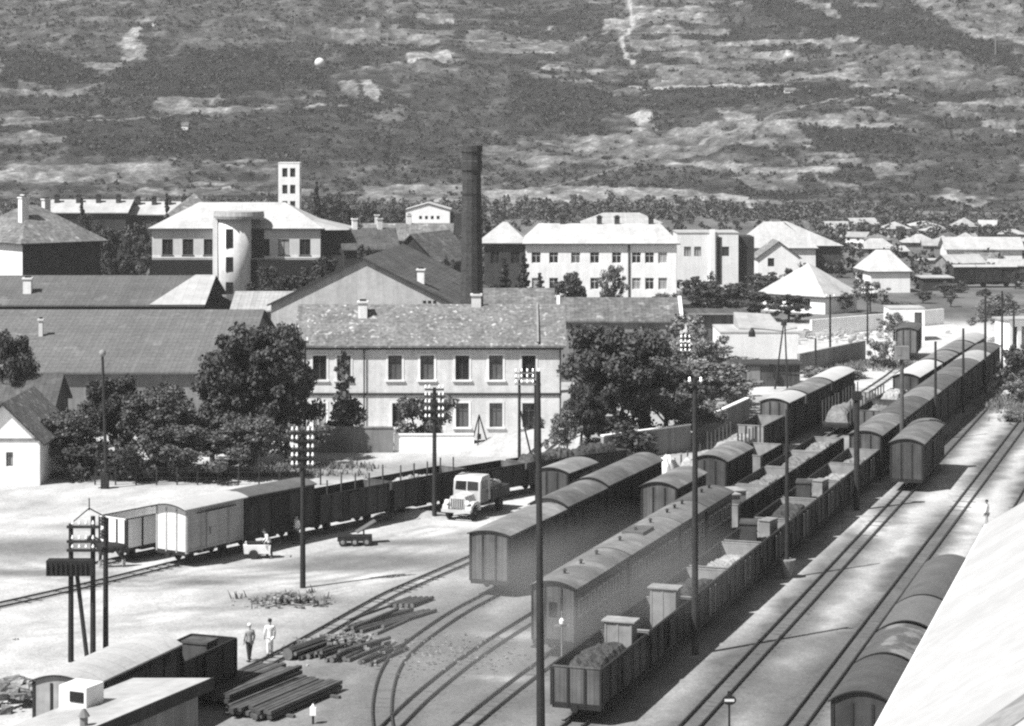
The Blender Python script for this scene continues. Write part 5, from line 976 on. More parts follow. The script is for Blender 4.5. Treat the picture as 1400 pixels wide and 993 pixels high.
tree('c3', 470, 173, 478, 80, 'open branched conifer in front of the railway house'); tree('u1', 578, 173.5, 525, 85, 'round bush against the lower windows of the railway house'); tree('u3', 735, 176, 555, 30, 'slim shrub at the corner of the railway house')
GB = 'big trees right of the railway house'
for a_ in (('b6', 822, 172, 432, 160, 'largest dark tree right of the railway house'), ('b5', 880, 176, 438, 130, 'tall tree behind the double crossarm pole'), ('b6', 795, 168, 520, 70, 'lower dark tree against the house corner'), ('b4', 775, 164, 556, 55, 'pale shrubby tree at the house corner'), ('b5', 912, 173, 478, 130, 'leafy tree over the coping of the grey wall'),
        ('b4', 975, 192, 490, 140, 'pale dusty tree behind the garden wall'), ('b4', 942, 205, 424, 100, 'pale tree rising beside the insulator pole'), ('u3', 850, 167, 560, 90, 'dark undergrowth bush under the largest tree')):
    tree(*a_, group=GB)
for a_ in (('u2', 1002, 200, 508, 70, 'dusty pale bush hiding the foot of the long dark shelter'), ('b4', 985, 222, 470, 60, 'pale sapling in front of the blank white wall'), ('u2', 955, 182, 540, 60, 'dry pale bush behind the bright coping'), ('u2', 1120, 222, 500, 60, 'dry bush at the foot of the stained concrete wall'), ('u2', 1165, 222, 497, 46, 'dry bush at the far end of the stained concrete wall')): tree(*a_, group=GB)
GN = 'trees around the white block'
for a_ in (('c1', 690, 292, 352, 40, 'slim dark conifer left of the white block'), ('c1', 716, 290, 345, 46, 'taller dark conifer beside the wing of the white block'), ('c1', 738, 288, 372, 38, 'short dark conifer at the corner of the white block'), ('b3', 780, 286, 368, 50, 'round dark tree in front of the white block'), ('b4', 840, 288, 358, 42, 'pale feathery tree against the white block'),
        ('u3', 672, 292, 370, 35, 'dark bush between chimney and conifers'), ('u1', 905, 290, 392, 40, 'low bush at the end of the white block')): tree(*a_, group=GN)
GM = 'dark trees in the middle of the town'
for a_ in (('b3', 968, 300, 382, 70, 'dark tree beside the shaded end of the white block'), ('b3', 1005, 296, 384, 70, 'dark spreading tree behind the board shed'), ('b3', 1038, 290, 396, 60, 'dark tree behind the white store'), ('b3', 1078, 288, 400, 58, 'round dark tree in front of the low bright house'), ('b1', 1050, 330, 372, 60, 'grey green tree below the small barn'), ('b4', 990, 350, 352, 40, 'pale tree against the modern block'), ('b3', 950, 330, 376, 30, 'dark tree under the modern block'),
        ('b4', 1190, 300, 382, 50, 'pale thin tree before the striped roof house'), ('b4', 1200, 345, 366, 45, 'pale tree covering the striped roof house wall'), ('b1', 1150, 303, 398, 40, 'tree shading the dark wall of the low bright house'), ('b1', 1292, 330, 385, 35, 'tree at the far end of the yard'), ('u1', 1225, 300, 408, 50, 'bush under the loading shed'), ('u2', 1205, 232, 458, 40, 'weedy shrub beside the small dark van'), ('b4', 1222, 262, 425, 42, 'thin pale tree behind the small dark van')): tree(*a_, group=GM)
GW = 'dark trees behind the long sheds'
for a_ in (('b3', 145, 300, 305, 60, 'dark tree touching the villa wall'), ('b3', 95, 285, 335, 60, 'dark tree in front of the villa'), ('b3', 180, 330, 300, 60, 'dark tree before the row block'), ('b1', 205, 320, 318, 45, 'dark tree left of the school corner'), ('b3', 60, 270, 348, 60, 'low dark tree hiding the villa foot'), ('b3', 118, 380, 285, 40, 'dark tree between villa roof and row block'), ('c2', 228, 365, 262, 18, 'tall dark cypress beside the row block'), ('c2', 112, 370, 268, 18, 'thin cypress behind the villa chimneys'),
        ('c1', 433, 430, 246, 36, 'dark conifer beside the white tower'), ('b3', 480, 340, 274, 44, 'dark tree right of the school roof'), ('b3', 505, 400, 270, 50, 'dark tree behind the long low dark house'), ('u3', 405, 284, 350, 70, 'dark shrubs at the foot of the school'), ('b3', 440, 280, 345, 60, 'dark round tree at the school side wing'), ('b3', 368, 282, 358, 55, 'low dark tree below the stair tower'), ('u3', 255, 286, 356, 90, 'dark hedge bush under the school windows'), ('b3', 500, 295, 330, 50, 'dark tree between school and workshop'), ('b3', 610, 260, 345, 40, 'dark tree left of the brick chimney'), ('b3', 655, 420, 288, 50, 'far dark tree right of the brick chimney'), ('b1', 700, 380, 310, 40, 'tree behind the hospital wing'),
        ('b3', 545, 500, 280, 45, 'far dark tree left of the white hall'), ('b3', 455, 520, 262, 60, 'far dark trees behind the school roof'), ('b3', 390, 520, 268, 60, 'far dark tree behind the white tower'), ('b3', 320, 520, 270, 60, 'far tree behind the stair tower')): tree(*a_, group=GW)
for a_ in (('b4', 1372, 262, 398, 85, 'grey tree over the narrow white cabin'), ('u2', 1392, 203, 515, 50, 'pale weeds between the running tracks at the edge'), ('u2', 1380, 214, 505, 40, 'pale weeds farther along between the running tracks'), ('u1', 1398, 222, 470, 46, 'bush at the end of the platform'), ('u2', 1400, 190, 560, 60, 'tall weeds beside the running tracks near the edge'), ('b1', 1397, 208, 470, 60, 'leafy sapling beside the far running track')): tree(*a_)
q_ = random.Random(9)
for i, (px, py) in enumerate(((1155, 345), (1178, 330), (1200, 350), (1232, 332), (1258, 335), (1282, 345), (1303, 330), (1322, 340), (1350, 340), (1376, 340), (1394, 352), (1282, 385), (1310, 400), (1345, 405), (1330, 388), (1388, 395), (1300, 420), (1262, 415), (1140, 360), (1165, 372))):
    Y_ = 75000 / (py - HY); tree(q_.choice(('b1', 'b3', 'b4', 'u3')), px, Y_, py - q_.uniform(12, 26), q_.uniform(16, 36), f'small far tree among the valley houses, {ORD[i % 18] if i < 18 else ("nineteenth", "twentieth")[i - 18]} of the scatter', group='small trees among the far houses')
tree('u3', 22, 108, 905, 60, 'dark mound of brush behind the white roofed boxcar')
# far belt of trees at the foot of the hill and thin poplars: one mass
cl = []
r_ = random.Random(4)
for i in range(330):
    px = r_.gauss(820, 190); Y = r_.uniform(620, 695) - .1 * max(0, px - 900); top = r_.uniform(1.2, 4.2) + 2.6 * r_.random() ** 4; x = xat(px, Y)
    for z in (top * .3, top * .62, top * .9): cl.append((x + r_.uniform(-1, 1), Y, z, r_.uniform(.5, 1.7)))
for i in range(200):
    px = r_.uniform(1120, 1400); Y = r_.uniform(500, 620); top = r_.uniform(1.2, 3.6); x = xat(px, Y)
    for z in (top * .3, top * .75): cl.append((x + r_.uniform(-1, 1), Y, z, r_.uniform(.8, 1.7)))
for i in range(300):
    px = r_.uniform(-20, 560); Y = r_.uniform(600, 690); top = r_.uniform(2, 5); x = xat(px, Y)
    for z in (top * .35, top * .8): cl.append((x + r_.uniform(-1, 1), Y, z, r_.uniform(.9, 1.9)))
tag(link('treeline', leaf_mesh('treeline', cl, 34, .45, M['leaf'], seed=3)), 'belt of trees along the foot of the hill', 'trees', None, 'stuff')
cl = []
for i in range(820):
    px = r_.uniform(-10, 1400); Y = r_.uniform(300, 640); x = xat(px, Y)
    if px > 1150 and Y < 340: continue
    top = r_.uniform(.8, 3.4)
    for z in (top * .35, top * .8): cl.append((x + r_.uniform(-1, 1), Y + r_.uniform(-1, 1), z, r_.uniform(.7, 1.5)))
tag(link('garden_shrubs', leaf_mesh('garden_shrubs', cl, 30, .38, M['leaf_dark'], seed=6)), 'dark garden shrubs filling the gaps between the town houses', 'shrubs', None, 'stuff')
# dry weeds and grass tufts in the yard
def tufts():
    P = []
    for px, py, rx, ry, n in ((180, 652, 9, 1.2, 500), (420, 640, 5, 1.5, 250), (340, 650, 7, 1, 250), (1385, 560, 2.5, 14, 500), (1215, 500, 6, 5, 450), (960, 575, 3, 4, 200), (1150, 500, 5, 5, 300), (400, 822, 2.5, 1.2, 40), (1330, 500, 1.2, 12, 200)):
        x, y, _ = gp(px, py); P.append(np.stack([rng.normal(x, rx * .5, n), rng.normal(y, ry * .5, n)], 1))
    P = np.concatenate(P); K = 5; n = len(P); c = np.repeat(P, K, 0) + rng.normal(0, .12, (n * K, 2)); h = rng.uniform(.12, .5, n * K); t = rng.uniform(0, 6.28, n * K); w_ = rng.uniform(.02, .07, n * K)
    a_ = np.stack([np.cos(t) * w_, np.sin(t) * w_, 0 * t], 1); lean = np.stack([rng.normal(0, .12, n * K), rng.normal(0, .12, n * K), h], 1); b0 = np.concatenate([c, np.zeros((n * K, 1))], 1)
    V = np.stack([b0 - a_, b0 + a_, b0 + lean + a_ * .3, b0 + lean - a_ * .3], 1).reshape(-1, 3)
    return nmesh('weeds', V, np.arange(len(V)).reshape(-1, 4), leafmat('dry_weeds', .16))
tag(link('weeds', tufts()), 'dry weeds growing at the edges of the yard', 'weeds', None, 'stuff')

# ---------------------------------------------------------------- poles
def ins_mesh(): return MB().tube((0, 0, -.02), (0, 0, .10), .02, .02, 6).lathe([(.05, .06), (.085, .10), (.085, .16), (.055, .20), (.065, .25), (.03, .30)], 8)
def crossarm(root, z, half, n, m='iron', y=.0, skip=.0, sc=1.0, along=None):
    a_ = part('crossarm', MB().box(-half, half, y - .05, y + .05, -.05, .05), M[m], root, loc=(0, 0, z))
    for i in range(n):
        x = (-half + .08 + (2 * half - .16) * i / (n - 1)) if n != 4 else half * (-.9, -.5, .5, .9)[i]
        o = cpart('ins', 'insulator', ins_mesh, M['insul'], a_, (x, y, .05)); o.scale = (sc, sc, sc)
    return a_
def pole(label, px, Y, top, name='telegraph_pole', r0=.16, r1=.11, group='telegraph poles', arms=(), m='pole', foot=None, x=None, cat='pole', rz=0.0, sc=1.0, lean=0.0):
    h = zat(top, Y); r = thing(name, label, cat, (xat(px, Y) if x is None else x, Y, 0), rz, group)
    part('shaft', MB().tube((0, 0, -.3), (lean, 0, h), r0, r1, 10), M[m], r)
    for (dz, half, n) in arms: crossarm(r, h - dz, half, n, sc=sc, y=-.14)
    if foot: part('concrete_foot', MB().lathe([(.22, 0), (.24, .1), (.50, .98), (.50, 1.05)], 14) if foot == 'cone' else MB().lathe([(.34, 0), (.30, 1.3), (.2, 1.45)], 12), M['concrete'], r)
    return r
A5 = tuple((.12 + .47 * k, .62, 4) for k in range(5))
pole('telegraph pole with five rows of white insulators beside the dark van', 414, 120.2, 588, arms=A5, sc=.9)
pole('telegraph pole with rows of insulators in front of the railway house bush', 594, 142, 530, arms=A5, sc=.85)
pole('tall bare pole standing nearest, rising through the smoke', 740, 84.5, 508, r0=.19, r1=.09, m='pole', lean=-.12)
pole('tall plain pole beside the second open wagon of the long train', 948, 104.9, 517, r0=.17, r1=.11, x=8.75, arms=((.3, .35, 2),))
pole('pole standing in a cone shaped concrete foot beside the long train', 1072, 122.9, 560, r0=.13, r1=.09, foot='cone', x=15.4)
p = pole('thick dark pole near the end of the open wagons, with a bulky head', 1166, 144.8, 535, r0=.20, r1=.17, x=22.75); part('head_box', MB().box(-.3, .3, -.25, .25, 7.3, 7.85), M['iron'], p)
p = pole('pole with a pale square box at its head beside the lone dark van', 1233, 160, 480, r0=.17, r1=.14, m='pole_pale'); hh = zat(480, 160); part('head_box', MB().box(-.5, .5, -.3, .3, hh - .6, hh + .35).box(-.4, -.1, -.32, -.301, hh - .3, hh + .1), M['concrete'], p)
pole('slim pole against the fourth arched wagon of the long train', 1279, 178, 467, r0=.13, r1=.1); pole('slim short pole near the white roof band of the long train', 1317, 195, 449, r0=.13, r1=.1)
for i, (px, Y, tp) in enumerate(((1347, 209, 405), (1370, 223, 398), (1386, 235, 420))): pole(['tall thin pole at the far end of the long train', 'thin pole behind the last covered wagon of the long train', 'thin pole in front of the narrow white cabin'][i], px, Y, tp, r0=.14, r1=.1)
pole('pole with small crossarm in front of the stained concrete wall', 1135, 238, 403, r0=.13, r1=.1, arms=((.3, .5, 2),)); pole('telegraph pole with two crossarms behind the concrete wall', 1186, 258, 385, r0=.12, r1=.09, arms=((.9, .7, 4), (1.5, .7, 4)), sc=.8); pole('short bare post beside the concrete wall', 1115, 227, 463, r0=.12, r1=.1, name='post', group=None)
pole('pole carrying short rows of insulators against the pale tree', 937, 197, 462, arms=((.1, .45, 3), (.5, .45, 3), (.9, .45, 3), (1.3, .45, 3)), sc=1.0, m='pole'); pole('post with a small arm at the left corner of the railway house', 417, 171.6, 466, r0=.12, r1=.09, arms=((.1, .3, 2),))
# lamp post in the yard
p = pole('lamp post with a glass globe and dark box at its foot on the white yard', 146, 153.7, 488, name='lamp_post', r0=.13, r1=.09, cat='lamp post', group=None, lean=-.3); hh = zat(488, 153.7)
part('lamp_globe', MB().lathe([(.05, hh), (.2, hh + .1), (.25, hh + .28), (.19, hh + .44), (.05, hh + .52)], 14, 0, (-.3, 0, 0)), M['concrete'], p, True); part('foot_box', MB().box(-.38, .12, -.3, .3, 0, 1.1).box(-1.1, -.4, -.2, .2, .7, .85), M['iron'], p)
# A frame pole with lamp
r = thing('lamp_pole', 'splayed two legged pole with a lamp bracket by the long dark shelter', 'pole', (xat(1070, 214), 213, 0)); hh = zat(445, 213)
for i, (x0, x1) in enumerate(((-.9, -.05), (.35, .1))): part('leg', MB().tube((x0, 0, -.2), (x1, 0, hh), .1, .07, 8), M['pole'], r)
part('bracket', MB().tube((0, 0, hh - .6), (-3.2, 0, hh - .25), .035).tube((0, 0, hh - .5), (1.0, 0, hh - .3), .035), M['iron'], r); part('lamp', MB().lathe([(.35, hh - 1.1), (.3, hh - .6), (.08, hh - .25)], 10, 0, (-3.1, 0, 0)), M['iron'], r); part('lamp_head', MB().lathe([(.3, hh), (.26, hh + .35), (.05, hh + .5)], 10), M['iron'], r)
# double pole with brace in front of the railway house
r = thing('double_pole', 'double pole with pale crossarms and a slanting brace before the railway house', 'pole', (xat(710, 168), 168, 0), 0, 'telegraph poles'); dx = (732 - 710) / F * 168; hh = zat(520, 168)
for x in (0, dx): part('post', MB().tube((x, 0, -.2), (x, 0, hh), .13, .10, 8), M['pole'], r)
part('brace', MB().tube((.95, 0, 0), (.1, 0, 3.6), .07), M['pole'], r)
for k in range(3):
    a_ = part('crossarm', MB().box(-.35, dx + .35, -.15, -.05, -.05, .05), M['concrete'], r, loc=(0, 0, hh - .1 + k * .42 - .2))
    for i in range(5): cpart('ins', 'insulator', ins_mesh, M['insul'], a_, (-.25 + (dx + .5) * i / 4, -.1, .05))
[part('post_top', MB().tube((q, 0, hh), (q, 0, hh + .9), .06), M['pole'], r) for q in (.1, dx - .1)]
# transformer structure at the lower edge
r = thing('transformer_frame', 'four legged pole frame carrying a dark transformer box and pale insulators', 'transformer', (*gp(97, 905)[:2], 0), 0); Y0 = r.location.y
sx = lambda px: (px - 97) / F * Y0
for px, y, top, pb in ((97, 0, 716, 97), (126, .2, 706, 126), (137, 1.4, 708, 137)): part('post', MB().tube((sx(pb), y, -.3), (sx(px), y, zat(top, Y0 + y)), .14, .11, 9), M['pole'], r)
part('brace', MB().tube((sx(120), .1, -.3), (sx(104), .1, zat(780, Y0)), .11, .1, 8), M['pole'], r)
for k, py in enumerate((720, 740, 752)): 
    a_ = part('crossarm', MB().box(sx(92), sx(138), -.18, -.04, -.06, .06), M['pole'], r, loc=(0, 0, zat(py, Y0)))
    for i in range(4): o = cpart('ins', 'insulator', ins_mesh, M['insul'], a_, (sx(100) + .32 * i, -.12, .06)); o.scale = (.8,) * 3
for py in (717, 735, 757):
    o = cpart('insd', 'insulator', lambda: MB().lathe([(.1, -.22), (.17, -.16), (.12, -.05), (.17, .02), (.12, .1), (.16, .16), (.06, .24)], 10), M['iron'], r, (sx(137), -.05 + .9, zat(py, Y0)))
b = MB(); zb = zat(785, Y0); b.box(sx(66), sx(128), -.5, .18, zb, zb + .72); 
for k in range(9): b.box(sx(67) + .23 * k, sx(67) + .23 * k + .05, -.58, -.501, zb + .06, zb + .62)
part('transformer_box', b, M['iron'], r); part('ridge_wire', MB().tube((sx(97), 0, zat(716, Y0)), (sx(122), 0, zat(695, Y0)), .03).tube((sx(122), 0, zat(695, Y0)), (sx(137), .6, zat(708, Y0)), .03).tube((sx(122), 0, zat(695, Y0) - .1), (sx(122), 0, zat(690, Y0) + .3), .03), M['iron'], r)
# signals and switch lamps
x, y, _ = gp(997, 1004); r = thing('ground_signal', 'low signal disc with a white bar between the running tracks', 'signal', (x, y, 0)); zt = zat(957, y)
part('post', MB().tube((0, 0, -.1), (0, 0, zt), .05, .04, 8), M['iron'], r)
def ell(rx, rz_, y0, y1): return [(rx * math.cos(t), zt + rz_ * math.sin(t)) for t in np.linspace(0, 2 * math.pi, 25)[:-1]], y0, y1
pl, y0, y1 = ell(.29, .2, -.08, -.03); d = part('disc', MB().extr(pl, y0, y1, 0, 1), M['iron'], r); part('white_bar', MB().box(-.2, .2, -.10, -.081, zt - .05, zt + .05), M['insul'], d); part('lamp', MB().box(-.07, .07, -.06, .06, zt + .2, zt + .36), M['iron'], r)
x, y, _ = gp(768, 922); r = thing('switch_signal', 'thin switch post with a small pale lamp beside the nearest coach', 'signal', (x, y, 0)); part('post', MB().tube((0, 0, -.1), (0, 0, 2.9), .04, .03, 8), M['concrete'], r); part('crossbar', MB().box(-.35, .35, -.03, .03, 2.2, 2.27), M['concrete'], r); part('lamp', MB().lathe([(.08, 2.3), (.12, 2.35), (.12, 2.5), (.04, 2.6)], 10, 0, (0, -.06, 0)), M['insul'], r)
x, y, _ = gp(428, 990); r = thing('switch_lamp', 'small switch lamp with a white face at the lower edge of the cinders', 'lamp', (x, y, 0)); part('post', MB().tube((0, 0, 0), (0, 0, .5), .05, .04, 8), M['iron'], r); part('lamp', MB().box(-.13, .13, -.12, .12, .38, .70).lathe([(.1, .70), (.02, .86)], 8), M['insul'], r)

# ---------------------------------------------------------------- truck
x, y, _ = gp(640, 716); r = thing('truck', 'pale old lorry with rounded cab, split windscreen and loaded bed in the yard', 'truck', (x, y + 2.6, 0), math.atan2(-.92, -.40)); T = M['truck_white']   # local +x is forward
cab = MB(); sec = [(0.35, 1.0), (0.35, 1.75), (.28, 2.35), (0.05, 2.62), (-1.05, 2.66), (-1.25, 2.5), (-1.3, 1.0)]
cab.extr([(a_, b_) for a_, b_ in sec], -.95, .95, 0, 1); c = part('cab', cab, T, r)
part('windscreen', MB().hexa([(.365, -.82, 1.78), (.40, -.06, 1.78), (.37, -.06, 1.76), (.3, -.82, 1.76), (.30, -.78, 2.32), (.33, -.06, 2.34), (.2, -.06, 2.34), (.2, -.78, 2.32)]).hexa([(.40, .06, 1.78), (.365, .82, 1.78), (.3, .82, 1.76), (.37, .06, 1.76), (.33, .06, 2.34), (.30, .78, 2.32), (.2, .78, 2.32), (.2, .06, 2.34)]), M['glass'], c)
for s in (-1, 1):
    d = part('door', MB().box(-.95, .15, s * .965 - .014, s * .965 + .014, .95, 1.72), M['concrete'] if s > 0 else T, r); part('handle', MB().box(-.85, -.65, s * 1.0 - .02, s * 1.0 + .02, 1.55, 1.6), M['iron'], d); part('window', MB().box(-.85, .05, s * .96 - .012, s * .96 + .012, 1.8, 2.32), M['glass'], r)
part('bonnet', MB().extr([(-.55, .75), (.55, .75), (.62, 1.25), (.5, 1.55), (0, 1.68), (-.5, 1.55), (-.62, 1.25)], .36, 1.75, 0, 0), T, r)
gr = MB(); gr.box(1.752, 1.80, -.45, .45, .85, 1.45)
for k in range(6): gr.box(1.80, 1.83, -.42 + .15 * k, -.36 + .15 * k, .88, 1.42, 1)
part('grille', gr, [T, M['iron']], r); part('bumper', MB().box(1.95, 2.05, -1.02, 1.02, .55, .75), T, r)
for s in (-1, 1):
    f = MB(); f.extr([(.35, .55), (.45, 1.0), (.8, 1.18), (1.4, 1.18), (1.85, .95), (1.95, .6), (1.75, .6), (1.6, .85), (1.3, 1.0), (.95, 1.0), (.7, .85), (.55, .55)], s * .62, s * 1.02, 0, 1); part('fender', f, T, r)
    part('headlight', MB().tube((1.7, s * .72, 1.22), (1.9, s * .72, 1.22), .12, .15, 12), M['insul'], r)
def tyre(): return MB().lathe([(.2, 0), (.40, 0), (.45, .05), (.45, .2), (.40, .25), (.2, .25)], 18)
for (wx, s) in ((1.15, -1), (1.15, 1), (-2.9, -1), (-2.9, 1)):
    w_ = cpart('tyre', 'wheel', tyre, M['tyre'], r, (wx, s * .72, .45)); w_.rotation_euler = (math.radians(-90 * s), 0, 0); cpart('hub', 'hub', lambda: MB().lathe([(.2, .24), (.2, .19), (.08, .19), (.07, .27)], 12), M['concrete'], w_)
part('chassis', MB().box(-3.9, .4, -.4, .4, .6, .8), M['iron'], r); bd = part('cargo_bed', MB().box(-4.1, -1.4, -1.05, 1.05, .95, 1.08).box(-4.1, -1.4, -1.05, -1.0, 1.081, 1.6).box(-4.1, -1.4, 1.0, 1.05, 1.081, 1.6).box(-1.45, -1.4, -.99, .99, 1.081, 1.8), M['dark_wood'], r); part('tailgate', MB().box(-4.15, -4.102, -1.05, 1.05, .95, 1.6), M['dark_wood'], r); 
for s in (-1, 1): part('bed_bracket', MB().box(-3.9, -1.5, s * .45 - .04, s * .45 + .04, .801, .948), M['iron'], r)
mt = Matrix.Rotation(r.rotation_euler.z, 3, 'Z'); q = r.location + mt @ Vector((-2.75, 0, 1.082)); heap('truck_load', 'pale load heaped on the bed of the old lorry', tuple(q), r.rotation_euler.z, 2.4, 1.9, 1.0, 'pale_load', seed=95)
# handcart trolley
x, y, _ = gp(485, 745); r = thing('platform_trolley', 'low dark four wheeled trolley with pale hubs on the dusty yard', 'trolley', (x, y, 0), .08); part('deck', MB().box(-1.05, 1.05, -.5, .5, .42, .55).box(-1.05, 1.05, -.52, -.50, .3, .6), M['iron'], r)
for sx_ in (-.72, 0, .72):
    for s in (-1, 1): w_ = part('wheel', MB().tube((0, -.04, 0), (0, .04, 0), .24, .24, 14), M['tyre'], r, loc=(sx_, s * .57, .245)); part('hub', MB().tube((0, s * .041, 0), (0, s * .07, 0), .13, .11, 10), M['pale_wood'], w_)
part('tilted_board', MB().beam((.1, .35, .7), (1.25, .6, 1.35), .7, .06), M['board'], r); part('board_prop', MB().box(.5, .6, .4, .5, .551, .95), M['board'], r)
# white box cart
x, y, _ = gp(352, 763); r = thing('box_cart', 'white box handcart standing beside the white wagon', 'cart', (x, y, 0), .05); part('body', MB().hexa([(-.75, -.35, .3), (.75, -.35, .3), (.75, .35, .3), (-.75, .35, .3), (-.8, -.42, .82), (.8, -.42, .82), (.8, .42, .82), (-.8, .42, .82)]), M['white'], r); part('load', MB().box(-.6, .6, -.3, .3, .822, .95), M['dark_open'], r)
for s in (-1, 1): part('wheel', MB().tube((0, -.03, 0), (0, .03, 0), .28, .28, 14), M['tyre'], r, loc=(-.2, s * .46, .28))
part('handle', MB().beam((.78, -.3, .7), (1.35, -.3, .9), .04, .04).beam((.78, .3, .7), (1.35, .3, .9), .04, .04).box(1.33, 1.38, -.33, .33, .88, .92), M['iron'], r); part('prop', MB().box(.5, .56, -.3, .3, 0, .3), M['iron'], r)

# ---------------------------------------------------------------- timber
cx_, cy_, _ = gp(472, 893); k = 0; hd = math.radians(62)
def log(x, y, z, L, rad, ang, lb='dark round log in the loose timber pile beside the side track', grp='logs in the loose pile'):
    b = MB(); b.tube((-L / 2, 0, 0), (L / 2, 0, 0), rad, rad * .86, 10, 0, 1); o = link('log', b.mesh('log', [M['log'], M['logend']]), None, (x, y, z), ang); tag(o, lb, 'log', grp)
for i in range(13):
    u = i * .36 - 2.0; rad = random.uniform(.08, .14); log(cx_ + u * .93, cy_ - u * .33 + random.uniform(-.4, .4), rad + .01, random.uniform(3.2, 4.8), rad, hd + random.uniform(-.12, .12))
for i in range(5):
    u = i * .6 - 1.4; rad = random.uniform(.07, .12); log(cx_ + u * .93, cy_ - u * .33 + random.uniform(-.5, .6), .26 + rad, random.uniform(2.8, 4.2), rad, hd + random.uniform(-.2, .2))
x, y, _ = gp(532, 850)
for i in range(9): rad = random.uniform(.07, .12); log(x + (i % 7) * .34 - 1.0, y + random.uniform(-.8, .8), rad + .01 + .2 * (i // 7), random.uniform(4, 6), rad, hd - .05 + random.uniform(-.12, .12), 'dark log of the farther part of the timber pile', 'logs of the farther pile')
x, y, _ = gp(421, 893); log(x, y, .30, 3.4, .29, hd - .02, 'thick dark trunk lying at the near edge of the timber pile', None)
x, y, _ = gp(562, 826)
for i in range(5): log(x + i * .3 - .6, y, .13, 2.2, .12, hd, 'short log of the small bundle beyond the timber pile', 'short logs beyond the pile')
for q, (px, py, n, lb) in enumerate(((338, 948, 8, 'dark long board in the stack nearer the white house'), (392, 962, 9, 'dark long board in the flat stack beside the cinders'))):
    x, y, _ = gp(px, py)
    for lay in range(2):
        for i in range(n):
            u = (i - n / 2) * .27; b = MB(); L = random.uniform(5.2, 6.2); b.box(-L / 2, L / 2, -.12, .12, 0, .16)
            o = link('timber_board', b.mesh('timber_board', M['board']), None, (x + u * .91 + random.uniform(-.1, .1), y - u * .42 + random.uniform(-.2, .2), .02 + lay * .19 + (.3 if q == 0 else .1)), hd + .02 + random.uniform(-.01, .01)); tag(o, lb, 'board', ['boards of the nearer stack', 'boards of the flat stack'][q])
    for s in (-1, 1):
        c, s_ = math.cos(hd), math.sin(hd); o = link('timber_bearer', MB().box(-.1, .1, -1.6, 1.6, 0, .305 if q == 0 else .105).mesh('timber_bearer', M['board']), None, (x + c * 1.8 * s, y + s_ * 1.8 * s, .01), hd); tag(o, 'bearer beam under the ' + ['nearer stack', 'flat stack'][q] + ' of dark boards', 'beam', 'bearers under the boards')
# rubble, white sand bank, clutter
def rubble(label, px, py, rx, ry, n, s0, s1, m='rubble', hump=.5):
    x, y, _ = gp(px, py); b = MB(); r = random.Random(px)
    for i in range(n):
        u, v = r.gauss(0, .45), r.gauss(0, .45); z = hump * max(0, 1 - u * u - v * v); s = r.uniform(s0, s1); c = Vector((u * rx, v * ry, z + s * .25)); p = []
        for sz in (-1, 1):
            for ax, ay in ((-1, -1), (1, -1), (1, 1), (-1, 1)): p.append(c + Vector((ax * s * r.uniform(.3, .8), ay * s * r.uniform(.3, .8), sz * s * r.uniform(.2, .6))))
        b.hexa(p)
    o = link('rubble', b.mesh('rubble', M[m]), None, (x, y, 0)); tag(o, label, 'rubble', None, 'stuff')
rubble('broken pale stones and earth beside the insulator pole', 395, 826, 2.2, 1.2, 140, .05, .2); rubble('loose stones along the foot of the garden trees', 250, 652, 9, 1.0, 260, .06, .22); rubble('pale chips scattered in the cinders between the tracks', 610, 900, 5, 5, 160, .03, .12); rubble('stones and broken boards in front of the blank white wall', 1010, 503, 5, 3, 120, .1, .5, hump=.8); rubble('pale stones strewn over the white ground behind the concrete wall', 1130, 462, 12, 8, 160, .1, .6, m='sand'); rubble('debris among the logs', 470, 885, 2.6, 2.0, 140, .05, .2); rubble('stones beside the white house at the lower edge', 20, 960, 1.6, 2, 120, .1, .4, hump=.8)
heap('sand_heap', 'long bank of white sand running down beside the house corner', (*gp(745, 618)[:2], .0), -.1, 13.5, 6, 2.0, 'sand', cat='sand', seed=5, flat=.2)
heap('sand_heap', 'low heap of pale sand beside the second telegraph pole', (*gp(560, 706)[:2], .0), .1, 5, 2.2, .5, 'sand', cat='sand', seed=6, flat=.2)
x, y, _ = gp(655, 618); r = thing('hoist_tripod', 'three legged hoist with a dark block before the white wall', 'hoist', (x, y, 0))
for i in range(3): t = i * 2.1 + .4; part('leg', MB().tube((math.cos(t) * .9, math.sin(t) * .9, 0), (0, 0, 2.9), .06, .05, 6), M['pole'], r)
part('block', MB().box(-.15, .15, -.15, .15, 1.0, 1.4).tube((0, 0, 1.4), (0, 0, 2.85), .02), M['iron'], r); part('beam', MB().box(-1.0, 1.3, -.08, .08, .75, .9), M['iron'], r)
# fence of wire at the trees
r = thing('wire_fence', 'low wire fence with thin posts along the garden trees', 'fence', (xat(130, 155.2), 155.2, 0))
for i in range(12): part('post', MB().box(-.05, .05, -.05, .05, 0, 1.3), M['pole'], r, loc=(i * 1.45, 0, 0))
part('wire', MB().box(0, 15.95, -.01, .01, .5, .53).box(0, 15.95, -.01, .01, .9, .93).box(0, 15.95, -.01, .01, 1.2, 1.23), M['iron'], r)
